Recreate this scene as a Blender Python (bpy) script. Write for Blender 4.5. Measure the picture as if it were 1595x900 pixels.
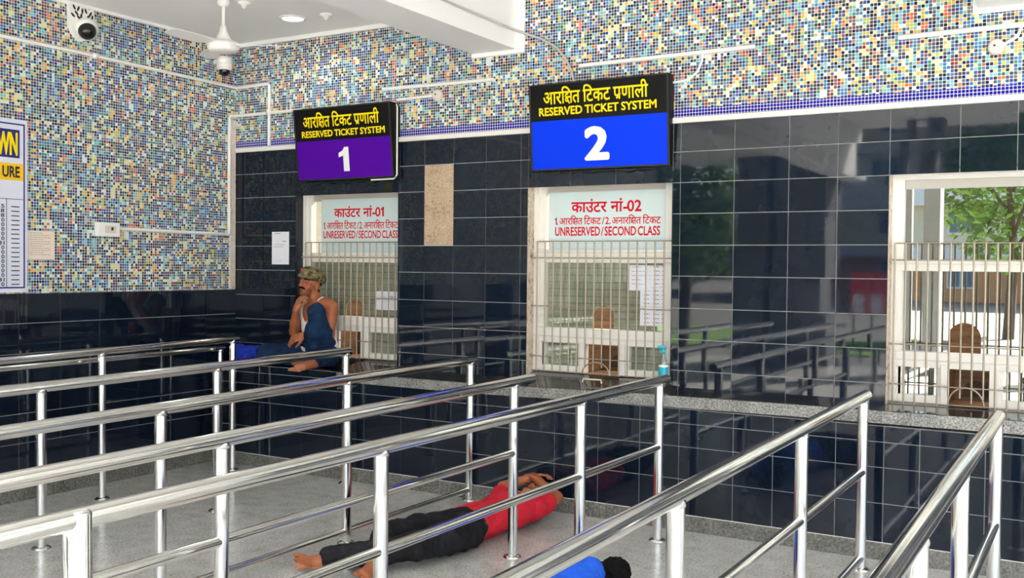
import bpy, bmesh, math, random
import numpy as np
from mathutils import Vector, Matrix, noise
random.seed(7); np.random.seed(7)
SC = bpy.context.scene
COL = SC.collection
for _o in list(bpy.data.objects): bpy.data.objects.remove(_o)

# ------------------------------------------------------------------ camera
F_PX, YAW, PITCH, ROLL = 1578.70, .53558, -.022776, -.0099308
CAM = Vector((6.7542, -6.5348, 1.73))
fw = Vector((-math.sin(YAW)*math.cos(PITCH), math.cos(YAW)*math.cos(PITCH), math.sin(PITCH)))
rt = Vector((math.cos(YAW), math.sin(YAW), 0)); up = rt.cross(fw)
c_, s_ = math.cos(ROLL), math.sin(ROLL)
rt2, up2 = rt*c_-up*s_, rt*s_+up*c_
cd = bpy.data.cameras.new('camera'); cam = bpy.data.objects.new('camera', cd); COL.objects.link(cam)
M = Matrix((rt2, up2, -fw)).transposed().to_4x4(); M.translation = CAM
cam.matrix_world = M
cd.sensor_width = 36; cd.sensor_fit = 'HORIZONTAL'; cd.lens = 36*F_PX/1595; cd.clip_end = 500
SC.camera = cam

# ------------------------------------------------------------------ light
SC.view_settings.view_transform = 'Standard'; SC.view_settings.look = 'None'
SC.view_settings.exposure = 1.92; SC.view_settings.gamma = 1; SC.view_settings.use_curve_mapping = False
W = bpy.data.worlds.new('sky'); SC.world = W; W.use_nodes = True
nt = W.node_tree; nt.nodes.clear()
sky = nt.nodes.new('ShaderNodeTexSky'); sky.sky_type = 'NISHITA'; sky.sun_disc = False
sky.sun_elevation = math.radians(52); sky.sun_rotation = math.radians(152); sky.dust_density = 2.5; sky.air_density = 1.0
bg = nt.nodes.new('ShaderNodeBackground'); wo = nt.nodes.new('ShaderNodeOutputWorld')
bg.inputs[1].default_value = .16
nt.links.new(sky.outputs[0], bg.inputs[0]); nt.links.new(bg.outputs[0], wo.inputs[0])
sd = bpy.data.lights.new('sun', 'SUN'); sun = bpy.data.objects.new('sun', sd); COL.objects.link(sun)
sd.energy = 20; sd.angle = .009; sd.color = (1, .94, .85)
sun.rotation_euler = (math.radians(52), 0, math.radians(28))   # high sun in front of the hall, on the yard and the first metres of floor

def area(name, loc, size, energy, rot=(0, 0, 0), color=(1, 1, 1)):
    l = bpy.data.lights.new(name, 'AREA'); l.shape = 'RECTANGLE'; l.size, l.size_y = size; l.energy = energy; l.color = color
    o = bpy.data.objects.new(name, l); o.location = loc; o.rotation_euler = rot; COL.objects.link(o); return o
area('office_fill_light', (3.4, .75, 2.74), (5.5, .12), 34, color=(1, .9, .75))  # added light without a fixture; brightens the interior seen through the counter openings

# ------------------------------------------------------------------ materials
MAT = {}
def mat(name, color=(.8, .8, .8), rough=.5, metal=0., spec=.5, emis=None, estr=0.):
    if name in MAT: return MAT[name]
    m = bpy.data.materials.new(name); m.use_nodes = True
    b = m.node_tree.nodes['Principled BSDF']
    b.inputs['Base Color'].default_value = (*color, 1); b.inputs['Roughness'].default_value = rough
    b.inputs['Metallic'].default_value = metal; b.inputs['Specular IOR Level'].default_value = spec
    if emis: b.inputs['Emission Color'].default_value = (*emis, 1); b.inputs['Emission Strength'].default_value = estr
    MAT[name] = m; return m
class G:
    """node graph helper"""
    def __init__(s, m): s.t = m.node_tree; s.b = s.t.nodes.get('Principled BSDF')
    def n(s, typ, **kw):
        x = s.t.nodes.new(typ)
        for k, v in kw.items(): setattr(x, k, v)
        return x
    def set(s, sock, v):
        if hasattr(v, 'is_output') or isinstance(v, bpy.types.NodeSocket): s.t.links.new(v, sock)
        else: sock.default_value = v
    def math(s, op, a, b=None, c=None):
        x = s.n('ShaderNodeMath', operation=op); s.set(x.inputs[0], a)
        if b is not None: s.set(x.inputs[1], b)
        if c is not None: s.set(x.inputs[2], c)
        return x.outputs[0]
    def coord(s): return s.n('ShaderNodeTexCoord').outputs['Object']
    def noise(s, vec, scale, detail=3, rough=.5):
        x = s.n('ShaderNodeTexNoise'); s.set(x.inputs['Vector'], vec); x.inputs['Scale'].default_value = scale
        x.inputs['Detail'].default_value = detail; x.inputs['Roughness'].default_value = rough; return x.outputs['Fac']
    def ramp(s, fac, stops, const=False):
        x = s.n('ShaderNodeValToRGB'); e = x.color_ramp
        if const: e.interpolation = 'CONSTANT'
        while len(e.elements) < len(stops): e.elements.new(.5)
        for el, (p, c) in zip(e.elements, stops): el.position = p; el.color = (*c, 1) if len(c) == 3 else c
        s.set(x.inputs[0], fac); return x.outputs[0]
    def mix(s, f, a, b):
        x = s.n('ShaderNodeMix', data_type='RGBA'); s.set(x.inputs[0], f)
        for i, v in ((6, a), (7, b)):
            if isinstance(v, tuple): v = (*v, 1) if len(v) == 3 else v
            s.set(x.inputs[i], v)
        return x.outputs[2]
    def bump(s, h, strength=.3, dist=.01):
        x = s.n('ShaderNodeBump'); x.inputs['Strength'].default_value = strength; x.inputs['Distance'].default_value = dist
        s.set(x.inputs['Height'], h); s.t.links.new(x.outputs[0], s.b.inputs['Normal'])
    def base(s, c): s.set(s.b.inputs['Base Color'], c)

def srgb(r, g, b):
    f = lambda v: (v/255/12.92 if v/255 <= .04045 else ((v/255+.055)/1.055)**2.4)
    return (f(r), f(g), f(b))

def speckle(name, stops, scale=90, rough=.3, var=.12, spec=.5):
    m = mat(name, rough=rough, spec=spec); g = G(m); co = g.coord()
    a = g.noise(co, scale, 4, .7); b = g.noise(co, scale*.12, 3, .6)
    v = g.math('ADD', a, g.math('MULTIPLY', g.math('SUBTRACT', b, .5), var*4))
    g.base(g.ramp(v, stops)); return m
speckle('floor granite', [(.3, (.2, .205, .2)), (.42, (.46, .465, .45)), (.56, (.62, .625, .605)), (.72, (.80, .80, .77))], 70, .2, .08)
speckle('ledge granite', [(.32, (.05, .05, .05)), (.46, (.2, .2, .195)), (.58, (.36, .36, .35)), (.72, (.62, .62, .6))], 85, .16, .06)
speckle('baseboard granite', [(.3, (.07, .07, .065)), (.46, (.15, .148, .138)), (.62, (.25, .245, .225)), (.76, (.42, .4, .37))], 60, .25, .10)
speckle('bare mortar', [(.28, (.16, .1, .06)), (.4, (.42, .31, .21)), (.6, (.56, .43, .31)), (.75, (.7, .6, .48))], 60, .9, .1)
speckle('rusty beige paint', [(.3, (.16, .07, .03)), (.4, (.5, .4, .3)), (.6, (.66, .58, .48)), (.8, (.75, .69, .6))], 28, .7, .1)
speckle('plaster edge', [(.25, (.35, .28, .22)), (.38, (.66, .58, .5)), (.6, (.78, .71, .64)), (.8, (.82, .78, .72))], 35, .8, .06)

def tile_mat():
    m = mat('black glazed tile', (.006, .009, .014), .03, spec=.5); g = G(m); co = g.coord()
    g.base(g.ramp(g.noise(co, 2.3, 4, .6), [(.3, (.004, .008, .018)), (.7, (.007, .014, .029))]))
    g.set(g.b.inputs['Roughness'], g.ramp(g.noise(co, 5, 5, .65), [(.35, (.012,)*3), (.75, (.06,)*3)]))
    return m
tile_mat()
mat('tile grout', (.42, .43, .43), .8)
mat('white paint', (.92, .92, .92), .65); mat('white trim', (.80, .78, .75), .6)
mat('white plastic', (.90, .89, .87), .35); mat('cream plastic', (.72, .67, .60), .45)
mat('black sign plastic', (.004, .004, .005), .3, spec=.2); mat('sign purple', (.085, .001, .36), .45, spec=.12); mat('sign blue', (.0006, .042, .88), .45, spec=.12)
mat('yellow letter', (.93, .72, .003), .5, spec=.2); mat('white letter', (.88, .88, .88), .5); mat('red letter', (.66, .004, .028), .6, spec=.1)
mat('navy print', srgb(28, 32, 120), .5); mat('yellow print', srgb(250, 200, 25), .5); mat('black print', (.02, .02, .03), .6); mat('grey print', (.25, .25, .3), .6)
mat('white board', srgb(222, 226, 245), .4); mat('paper', srgb(232, 234, 246), .7); mat('cream paper', srgb(236, 220, 205), .8)
mat('white sheet', srgb(206, 224, 228), .35)
mat('white metal frame', (.82, .80, .77), .4); mat('grey frame', (.50, .48, .45), .5)
mat('dark rubber', (.015, .015, .015), .6); mat('dark glass', (.006, .006, .008), .06)
mat('lamp glow', (1, 1, 1), .5, emis=(.95, .98, 1), estr=5.)
mat('skin', srgb(164, 96, 62), .5); mat('pale sole', srgb(196, 128, 98), .55); mat('lips', srgb(112, 58, 46), .45); mat('stubbled skin', srgb(122, 70, 46), .55)
mat('black hair', (.004, .0035, .003), .7, spec=.12); mat('eye white', (.42, .38, .34), .4); mat('iris', (.02, .01, .006), .15)
mat('white cotton', (.84, .84, .85), .85); mat('red cotton', srgb(206, 22, 48), .85); mat('blue cotton', srgb(12, 88, 214), .85)
mat('bright blue cloth', srgb(14, 48, 176), .8)
mat('leaf', (.06, .15, .02), .45); mat('leaf light', (.22, .38, .05), .45); mat('bark', (.10, .07, .05), .9)
mat('hall column', (.17, .175, .18), .6); mat('yard paving', (.14, .14, .13), .9); mat('lawn', (.11, .22, .04), .95)
mat('facade cream', (.80, .70, .52), .8); mat('facade orange', (.75, .36, .18), .8); mat('facade white', (.86, .85, .83), .8); mat('window blue', (.12, .2, .32), .1)
mat('sign red', (.6, .03, .03), .5); mat('brown plywood', (.20, .105, .05), .55); mat('dark wood', (.06, .032, .02), .6)
mat('shutter grey green', (.36, .36, .31), .6); mat('label cyan', srgb(20, 170, 200), .35); mat('teal cap', srgb(40, 180, 200), .35)

def wood():
    m = MAT['brown plywood']; g = G(m); co = g.coord()
    mp = g.n('ShaderNodeMapping'); mp.inputs['Scale'].default_value = (1, 1, 14); g.t.links.new(co, mp.inputs[0])
    g.base(g.ramp(g.noise(mp.outputs[0], 3, 4, .6), [(.3, (.10, .05, .025)), (.7, (.27, .15, .075))]))
wood()
def denim(name, a, b):
    m = mat(name, a, .85, spec=.2); g = G(m); co = g.coord()
    g.base(g.ramp(g.noise(co, 9, 5, .65), [(.35, a), (.7, b)])); g.bump(g.noise(co, 260, 2), .25, .002)
denim('blue denim', (.004, .014, .048), (.014, .045, .12)); denim('black denim', (.008, .008, .011), (.026, .026, .032))
def camo():
    m = mat('camouflage cloth', rough=.9, spec=.2); g = G(m)
    g.base(g.ramp(g.noise(g.coord(), 26, 3, .5), [(.36, (.07, .06, .035)), (.45, (.24, .18, .10)), (.56, (.13, .13, .06)), (.64, (.33, .26, .17))], True))
camo()
def steel():
    m = mat('stainless steel', (.78, .765, .74), .13, 1.); g = G(m); co = g.coord()
    g.set(g.b.inputs['Roughness'], g.ramp(g.noise(co, 14, 4, .6), [(.3, (.10,)*3), (.75, (.15,)*3)]))
steel()
mat('bar steel', (.37, .32, .26), .45, .6)

def mosaic(name, blue_lo=None, blue_hi=None):
    m = mat(name, rough=.18, spec=.16); g = G(m); co = g.coord()
    sp = g.n('ShaderNodeSeparateXYZ'); g.t.links.new(co, sp.inputs[0])
    P = .0212
    u = g.math('DIVIDE', g.math('ADD', sp.outputs[0], sp.outputs[1]), P); v = g.math('DIVIDE', g.math('ADD', sp.outputs[2], -.0006), P)
    iu, iv = g.math('FLOOR', u), g.math('FLOOR', v); fu, fv = g.math('FRACT', u), g.math('FRACT', v)
    def wn(a, b, w):
        cx = g.n('ShaderNodeCombineXYZ'); g.set(cx.inputs[0], a); g.set(cx.inputs[1], b); cx.inputs[2].default_value = w
        x = g.n('ShaderNodeTexWhiteNoise', noise_dimensions='3D'); g.t.links.new(cx.outputs[0], x.inputs[0]); return x.outputs[0]
    r1 = wn(iu, iv, .5)
    big = wn(g.math('FLOOR', g.math('DIVIDE', iu, 2)), g.math('FLOOR', g.math('DIVIDE', iv, 3)), 3.5)
    pick = wn(iu, iv, 7.5)
    r = g.n('ShaderNodeMix'); g.set(r.inputs[0], g.math('LESS_THAN', pick, .42)); g.set(r.inputs[2], r1); g.set(r.inputs[3], big)
    pal = [(.27, (5, 12, 74)), (.36, (8, 56, 150)), (.42, (12, 22, 34)), (.53, (20, 120, 184)), (.62, (110, 188, 204)), (.67, (44, 136, 124)), (.76, (222, 222, 160)), (.82, (230, 176, 74)),
           (.85, (196, 190, 60)), (.89, (216, 96, 36)), (.915, (126, 30, 26)), (.98, (222, 236, 236)), (1., (128, 126, 54))]
    stops = []; lo = 0.
    for hi, c in pal: stops.append((lo, srgb(*c))); lo = hi
    cl = g.ramp(r.outputs[0], stops, True)
    cl = g.mix(g.math('MULTIPLY', wn(iu, iv, 11.5), .22), cl, (.45, .50, .46))
    if blue_lo is not None:
        band = g.math('MULTIPLY', g.math('GREATER_THAN', sp.outputs[2], blue_lo), g.math('LESS_THAN', sp.outputs[2], blue_hi))
        cl = g.mix(band, cl, srgb(24, 20, 150))
    du, dv = g.math('ABSOLUTE', g.math('SUBTRACT', fu, .5)), g.math('ABSOLUTE', g.math('SUBTRACT', fv, .5))
    ins = g.math('LESS_THAN', g.math('ADD', g.math('POWER', du, 5.), g.math('POWER', dv, 5.)), .44**5)
    g.base(g.mix(ins, (.76, .76, .73), cl))
    g.set(g.b.inputs['Roughness'], g.math('MULTIPLY_ADD', ins, -.5, .75))
    return m
mosaic('mosaic'); mosaic('mosaic with blue band', 2.748, 2.8101)

def glass(name, refl, tint=(.75, .8, .78)):
    m = bpy.data.materials.new(name); m.use_nodes = True; t = m.node_tree; t.nodes.clear()
    o = t.nodes.new('ShaderNodeOutputMaterial'); mx = t.nodes.new('ShaderNodeMixShader'); tr = t.nodes.new('ShaderNodeBsdfTransparent'); gl = t.nodes.new('ShaderNodeBsdfGlossy')
    tr.inputs[0].default_value = (*tint, 1); gl.inputs['Roughness'].default_value = .01; gl.inputs[0].default_value = (.95, 1, .98, 1)
    mx.inputs[0].default_value = refl; t.links.new(tr.outputs[0], mx.inputs[1]); t.links.new(gl.outputs[0], mx.inputs[2]); t.links.new(mx.outputs[0], o.inputs[0])
    MAT[name] = m
glass('clear glass', .07, (.96, .98, .96)); glass('coated glass', .42, (.5, .55, .52)); glass('bottle plastic', .12, (.85, .92, .92))

# ------------------------------------------------------------------ mesh helpers
class MB:
    def __init__(s): s.v = []; s.f = []; s.mi = []; s.sm = []
    def add(s, vs, fs, m=0, smooth=False):
        b = len(s.v); s.v += [tuple(p) for p in vs]
        for f in fs: s.f.append(tuple(b+i for i in f)); s.mi.append(m); s.sm.append(smooth)
    def box(s, x0, x1, y0, y1, z0, z1, m=0):
        vs = [(x, y, z) for x in (x0, x1) for y in (y0, y1) for z in (z0, z1)]
        s.add(vs, [(0, 1, 3, 2), (4, 6, 7, 5), (0, 4, 5, 1), (2, 3, 7, 6), (0, 2, 6, 4), (1, 5, 7, 3)], m)
    def bbox(s, x0, x1, y0, y1, z0, z1, m=0, b=.003):
        """box with chamfered edges"""
        bm = bmesh.new(); bmesh.ops.create_cube(bm, size=1)
        for v in bm.verts: v.co = ((x0+x1)/2+v.co.x*(x1-x0), (y0+y1)/2+v.co.y*(y1-y0), (z0+z1)/2+v.co.z*(z1-z0))
        b = min(b, .45*min(x1-x0, y1-y0, z1-z0))
        bmesh.ops.bevel(bm, geom=bm.edges[:], offset=b, segments=2, profile=.5, affect='EDGES')
        s.bm(bm, m)
    def bm(s, bm, m=0, smooth=False):
        bm.verts.index_update(); s.add([v.co for v in bm.verts], [[v.index for v in f.verts] for f in bm.faces], m, smooth); bm.free()
    def tube(s, pts, r, n=16, m=0, cap=True, smooth=True):
        pts = [Vector(p) for p in pts]; R = r if isinstance(r, (list, tuple)) else [r]*len(pts)
        rings = []; u = None
        for i, p in enumerate(pts):
            d = (pts[min(i+1, len(pts)-1)]-pts[max(i-1, 0)]).normalized()
            if u is None: u = d.orthogonal().normalized()
            else: u = (u-d*u.dot(d)).normalized()
            w = d.cross(u); rings.append([p+(u*math.cos(a)+w*math.sin(a))*R[i] for a in [2*math.pi*k/n for k in range(n)]])
        vs = [q for rg in rings for q in rg]; fs = []
        for i in range(len(pts)-1):
            for k in range(n): fs.append((i*n+k, i*n+(k+1) % n, (i+1)*n+(k+1) % n, (i+1)*n+k))
        s.add(vs, fs, m, smooth)
        if cap: s.add(rings[0], [tuple(range(n))[::-1]], m); s.add(rings[-1], [tuple(range(n))], m)
    def lathe(s, c, prof, axis=(0, 0, 1), n=28, m=0):
        """prof: (radius, height) list"""
        c = Vector(c); a = Vector(axis).normalized(); u = a.orthogonal().normalized(); w = a.cross(u)
        vs = [c+a*h+(u*math.cos(2*math.pi*k/n)+w*math.sin(2*math.pi*k/n))*max(r, 1e-4) for r, h in prof for k in range(n)]
        fs = [(i*n+k, i*n+(k+1) % n, (i+1)*n+(k+1) % n, (i+1)*n+k) for i in range(len(prof)-1) for k in range(n)]
        s.add(vs, fs, m, True)
    def sphere(s, c, r, m=0, seg=20, squash=(1, 1, 1)):
        bm = bmesh.new(); bmesh.ops.create_uvsphere(bm, u_segments=seg, v_segments=seg//2, radius=1)
        for v in bm.verts: v.co = Vector((c[0]+v.co.x*r*squash[0], c[1]+v.co.y*r*squash[1], c[2]+v.co.z*r*squash[2]))
        s.bm(bm, m, True)
    def prism(s, outline, d0, d1, fn, m=0):
        """outline of 2D points extruded from depth d0 to d1; fn(u, v, d) gives the point"""
        n = len(outline); vs = [fn(u, v, d0) for u, v in outline]+[fn(u, v, d1) for u, v in outline]
        fs = [tuple(range(n)), tuple(range(n, 2*n))[::-1]]+[(i, (i+1) % n, n+(i+1) % n, n+i) for i in range(n)]
        s.add(vs, fs, m)
    def build(s, name, mats, parent=None, loc=None):
        me = bpy.data.meshes.new(name); me.from_pydata(s.v, [], s.f)
        for m in (mats if isinstance(mats, (list, tuple)) else [mats]): me.materials.append(MAT[m])
        me.polygons.foreach_set('material_index', s.mi); me.polygons.foreach_set('use_smooth', s.sm); me.update()
        bm = bmesh.new(); bm.from_mesh(me); bmesh.ops.recalc_face_normals(bm, faces=bm.faces[:]); bm.to_mesh(me); bm.free()
        o = bpy.data.objects.new(name, me); COL.objects.link(o)
        if parent is not None:
            o.parent = parent; o.matrix_parent_inverse = Matrix.Translation(-Vector(parent.location))
        return o
def tag(o, label=None, cat=None, group=None, kind=None):
    for k, v in (('label', label), ('category', cat), ('group', group), ('kind', kind)):
        if v: o[k] = v
    return o
def empty(name, loc=(0, 0, 0)):
    o = bpy.data.objects.new(name, None); o.location = loc; o.empty_display_size = .1; COL.objects.link(o); return o
def struct(o): o['kind'] = 'structure'; return o

# ------------------------------------------------------------------ setting
D = .2366                                   # the lower wall stands this far in front of the upper one
b = MB(); b.box(-.1, 14, -12, .05, -.12, 0)
struct(b.build('floor', 'floor granite'))
m = MAT['floor granite']; g = G(m); sp = g.n('ShaderNodeSeparateXYZ'); g.t.links.new(g.coord(), sp.inputs[0])
old = g.b.inputs['Base Color'].links[0].from_socket
fx = g.math('FRACT', g.math('DIVIDE', g.math('ADD', sp.outputs[0], .45), 1.16)); fy = g.math('FRACT', g.math('DIVIDE', g.math('ADD', sp.outputs[1], .70), .62))
jn = g.math('MAXIMUM', g.math('LESS_THAN', fx, .003), g.math('LESS_THAN', fy, .006))
g.base(g.mix(jn, old, (.62, .61, .58)))

def tile_grid(b, fn, us, vs, skip=(), gap=.005, thick=.006, m=0):
    """glazed tiles as slightly uneven quads standing proud of the grout bed; fn(u, v, d): d is the distance out of the wall"""
    for i in range(len(us)-1):
        for j in range(len(vs)-1):
            cu, cv = (us[i]+us[i+1])/2, (vs[j]+vs[j+1])/2
            if any(a < cu < c and e < cv < f for a, c, e, f in skip): continue
            u0, u1, v0, v1 = us[i]+gap/2, us[i+1]-gap/2, vs[j]+gap/2, vs[j+1]-gap/2
            if u1 <= u0 or v1 <= v0: continue
            q = [thick+random.uniform(-.0005, .0005) for _ in range(2)]
            du, dv = random.uniform(-.0006, .0006), random.uniform(-.0004, .0004)
            d = [q[0]-du-dv, q[0]+du-dv, q[0]+du+dv, q[0]-du+dv]
            P = [(u0, v0), (u1, v0), (u1, v1), (u0, v1)]
            b.add([fn(P[k][0], P[k][1], d[k]) for k in range(4)]+[fn(P[k][0], P[k][1], 0) for k in range(4)], [(0, 1, 2, 3), (0, 4, 5, 1), (1, 5, 6, 2), (2, 6, 7, 3), (3, 7, 4, 0)], m)

WIN = [(.713, 1.812, .86, 2.385), (3.008, 4.150, .86, 2.392), (5.561, 6.72, .86, 2.345)]       # openings: x0, x1, z0, z1
US = [0, .343, .662, .713, 1.812, 1.827, 2.067, 2.342, 2.64, 2.945, 3.008, 3.36, 3.72, 4.15, 4.204, 4.581, 4.943, 5.25, 5.561, 5.957, 6.263, 6.62, 6.72, 7.05, 7.4, 7.8, 8.15, 8.5]
VS = [.86, 1.028, 1.241, 1.453, 1.672, 1.882, 2.096, 2.308, 2.516, 2.712]
b = MB()
# structural back wall around the three openings (the grout bed)
xs = [-.2]+[x for w in WIN for x in w[:2]]+[14]
for i in range(0, len(xs)-1, 2): b.box(xs[i], xs[i+1], 0, .22, 0, 2.712, 1)
for x0, x1, z0, z1 in WIN:
    b.box(x0, x1, 0, .22, z1, 2.712, 1); b.box(x0, x1, 0, .22, 0, z0, 1)
fnB = lambda u, v, d: (u, -d, v)
tile_grid(b, fnB, US, VS, skip=[(x0, x1, 0, z1) for x0, x1, z0, z1 in WIN]+[(2.067, 2.342, 1.89, 2.51)])
# the bare patch where three tiles have fallen off
b.add([(2.067, -.002, 1.892), (2.342, -.002, 1.892), (2.342, -.002, 2.513), (2.067, -.002, 2.513)], [(0, 1, 2, 3)], 2)
# reveals of the openings
for k, (x0, x1, z0, z1) in enumerate(WIN):
    b.box(x0, x0+.004, -.004, .215, z0, z1, 3 if k else 0); b.box(x1-.004, x1, -.004, .215, z0, z1, 0); b.box(x0, x1, .002, .215, z1-.004, z1, 0)
struct(b.build('wall_back', ['black glazed tile', 'tile grout', 'bare mortar', 'rusty beige paint']))

b = MB(); b.box(-.2, 14, -D, 0, 0, .80, 1); b.box(-.2, 1.384, -D, 0, .80, .862, 1)
UL = [0, .16, .464, .634, 1.018, 1.384, 1.68, 2.03, 2.36, 2.70, 3.05, 3.38, 3.72, 4.03, 4.31, 4.678, 4.935, 5.32, 5.60, 5.80, 6.15, 6.5, 6.9, 7.3, 7.7, 8.1, 8.5]
fnL = lambda u, v, d: (u, -D-d, v)
tile_grid(b, fnL, UL, [.103, .337, .552, .704, .80])
tile_grid(b, fnL, [0, .3, .55, .80, 1.10, 1.384], [.80, .862])
tile_grid(b, lambda u, v, d: (u, -D+v, .862+d), [0, .464, 1.018, 1.384], [0, D])
struct(b.build('wall_counter', ['black glazed tile', 'tile grout']))

b = MB(); b.box(-.2, 14, 0, .22, 2.712, 4.3, 0)
struct(b.build('wall_back_upper', ['mosaic with blue band']))
b = MB(); b.bbox(0, 14, -.018, 0, 2.712, 2.749, 0)
struct(b.build('trim_1', ['white trim']))

b = MB(); b.box(-.2, 0, -9.5, 0, 0, 1.4975, 1)
UW = [-.0, -.353, -.70, -1.06, -1.416, -1.757, -2.092, -2.43, -2.77, -3.11]+[-3.45-.34*k for k in range(18)]
fnW = lambda u, v, d: (d, u, v)
tile_grid(b, fnW, UW[::-1], [.103, .20, .415, .63, .846, 1.062, 1.280, 1.4975])
struct(b.build('wall_left', ['black glazed tile', 'tile grout']))
b = MB(); b.box(-.2, 0.001, -9.5, 0, 1.4975, 4.3, 0)
struct(b.build('wall_left_upper', ['mosaic']))
b = MB(); b.bbox(0, .012, -.078, -.012, 1.50, 3.0, 0)
struct(b.build('trim_2', ['plaster edge']))
b = MB(); b.bbox(.0, 14, -D-.016, -D, 0, .1033, 0); struct(b.build('baseboard_back', ['baseboard granite']))
b = MB(); b.bbox(0, .016, -9.5, -D-.016, 0, .1033, 0); struct(b.build('baseboard_left', ['baseboard granite']))
b = MB(); b.box(.0, 14, -D-.012, -D, .1033, .107, 0); b.box(0, .012, -9.5, -D, .1033, .107, 0); struct(b.build('trim_3', ['white trim']))

# granite ledge with its sloped sills
def zf(x): return float(np.interp(x, [1.384, 1.9, 2.7, 4.0, 4.9, 6.3, 14], [.864, .862, .862, .884, .890, .897, .90]))
def zk(x): return float(np.interp(x, [1.384, 1.812, 1.83, 3.0, 3.02, 4.14, 4.2, 5.55, 5.57, 6.7, 14], [.944, .944, .9, .91, .948, .948, .893, .895, .911, .913, .905]))
b = MB()
xs = [1.384, 1.6, 1.812, 1.83, 2.3, 2.7, 3.0, 3.02, 3.4, 4.0, 4.14, 4.2, 4.68, 4.9, 5.55, 5.57, 6.0, 6.7, 8, 14]
rows = [(-D-.010, 'f'), (-.002, 'k'), (.1, 'kk')]
vs = []
for x in xs:
    f0, k0 = zf(x), zk(x)
    vs += [(x, -D-.010, f0-.078), (x, -D-.010, f0-.004), (x, -D-.006, f0), (x, 0, f0+(k0-f0)*.70), (x, .12, k0), (x, .12, .80), (x, -.0, .80)]
n = 7; fs = []
for i in range(len(xs)-1):
    for k in range(n-1): fs.append((i*n+k, (i+1)*n+k, (i+1)*n+k+1, i*n+k+1))
    fs.append((i*n+n-1, (i+1)*n+n-1, (i+1)*n, i*n))
fs += [tuple(range(n)), tuple(range((len(xs)-1)*n, len(xs)*n))[::-1]]
b.add(vs, fs)
o = struct(b.build('trim_4', ['ledge granite']))
# polished dark top of the ledge
m = speckle('ledge polished top', [(.32, (.010, .010, .011)), (.5, (.03, .03, .031)), (.64, (.07, .07, .07)), (.78, (.22, .22, .21))], 85, .06, .05, .6)
o.data.materials.append(m)
for p in o.data.polygons:
    if p.normal.z > .5: p.material_index = 1

b = MB(); b.bbox(.717, 1.384, .056, .13, .86, .944, 0, .004); b.bbox(.717, 1.384, -.003, .056, .858, .878, 0, .002); struct(b.build('trim_7', ['ledge polished top']))
# ceilings, beams
b = MB(); b.box(-.2, 2.50, -12, 0, 3.67, 4.3, 0); b.bbox(0, 2.5, -.03, 0, 3.635, 3.672, 0); b.bbox(0, .03, -9.5, 0, 3.645, 3.672, 0)
struct(b.build('ceiling', ['white paint']))
b = MB(); b.box(2.9, 14.2, -12, .2, 4.25, 4.5, 0); struct(b.build('ceiling_high', ['white paint']))
def beam(name, x0, x1, z):
    b = MB(); b.bbox(x0, x1, -12, 0, z, 4.3, 0, .006)
    return struct(b.build(name, ['white paint']))
beam('beam', 2.505, 2.895, 3.342); beam('beam', 6.045, 6.45, 3.262)
b = MB(); b.box(2.895, 2.965, -.012, 0, 3.3125, 4.25, 0); b.box(2.5, 2.8945, -.012, 0, 3.312, 3.345, 0); struct(b.build('trim_5', ['white paint']))
b = MB(); b.box(6.01, 6.045, -.012, 0, 3.232, 4.25, 0); b.box(6.0455, 6.6, -.012, 0, 3.232, 3.264, 0); struct(b.build('trim_6', ['white paint']))

# columns at the open front of the hall
for i, (x0, x1, y0, y1) in enumerate([(.95, 1.5, -11.6, -11), (1.62, 2.5, -11.9, -11.1), (3.74, 3.86, -11.2, -11), (4.05, 4.3, -11.4, -11), (6.1, 6.5, -11.5, -11), (9.5, 9.95, -11.5, -11), (13.4, 13.85, -11.5, -11), (13.4, 13.85, -5.5, -5.05), (13.4, 13.85, -.5, 0)]):
    b = MB(); b.bbox(x0, x1, y0, y1, 0, 4.3, 0, .01); b.bbox(x0-.03, x1+.03, y0-.03, y1+.03, 0, .12, 0, .01); struct(b.build('pillar', ['hall column']))

# ------------------------------------------------------------------ lettering
def glyphs(s):
    c = bpy.data.curves.new('t', 'FONT'); c.body = s; c.size = 1; c.resolution_u = 3
    o = bpy.data.objects.new('t', c); COL.objects.link(o)
    dg = bpy.context.evaluated_depsgraph_get(); me = o.evaluated_get(dg).to_mesh()
    V = [(v.co.x, v.co.y) for v in me.vertices]; F = [tuple(p.vertices) for p in me.polygons]
    o.evaluated_get(dg).to_mesh_clear(); bpy.data.objects.remove(o); bpy.data.curves.remove(c)
    return V, F
_HT = None
def stroke(V, F, pts, w):
    """thick polyline with round joints"""
    for i in range(len(pts)-1):
        a, c = Vector((*pts[i], 0)), Vector((*pts[i+1], 0)); d = (c-a)
        if d.length < 1e-6: continue
        nn = Vector((-d.y, d.x, 0)).normalized()*w/2; k = len(V)
        V += [tuple((a+nn)[:2]), tuple((a-nn)[:2]), tuple((c-nn)[:2]), tuple((c+nn)[:2])]; F.append((k, k+1, k+2, k+3))
    for p in pts[1:-1]:
        k = len(V); V += [(p[0]+w/2*math.cos(t*math.pi/4), p[1]+w/2*math.sin(t*math.pi/4)) for t in range(8)]; F.append(tuple(range(k, k+8)))
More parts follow.
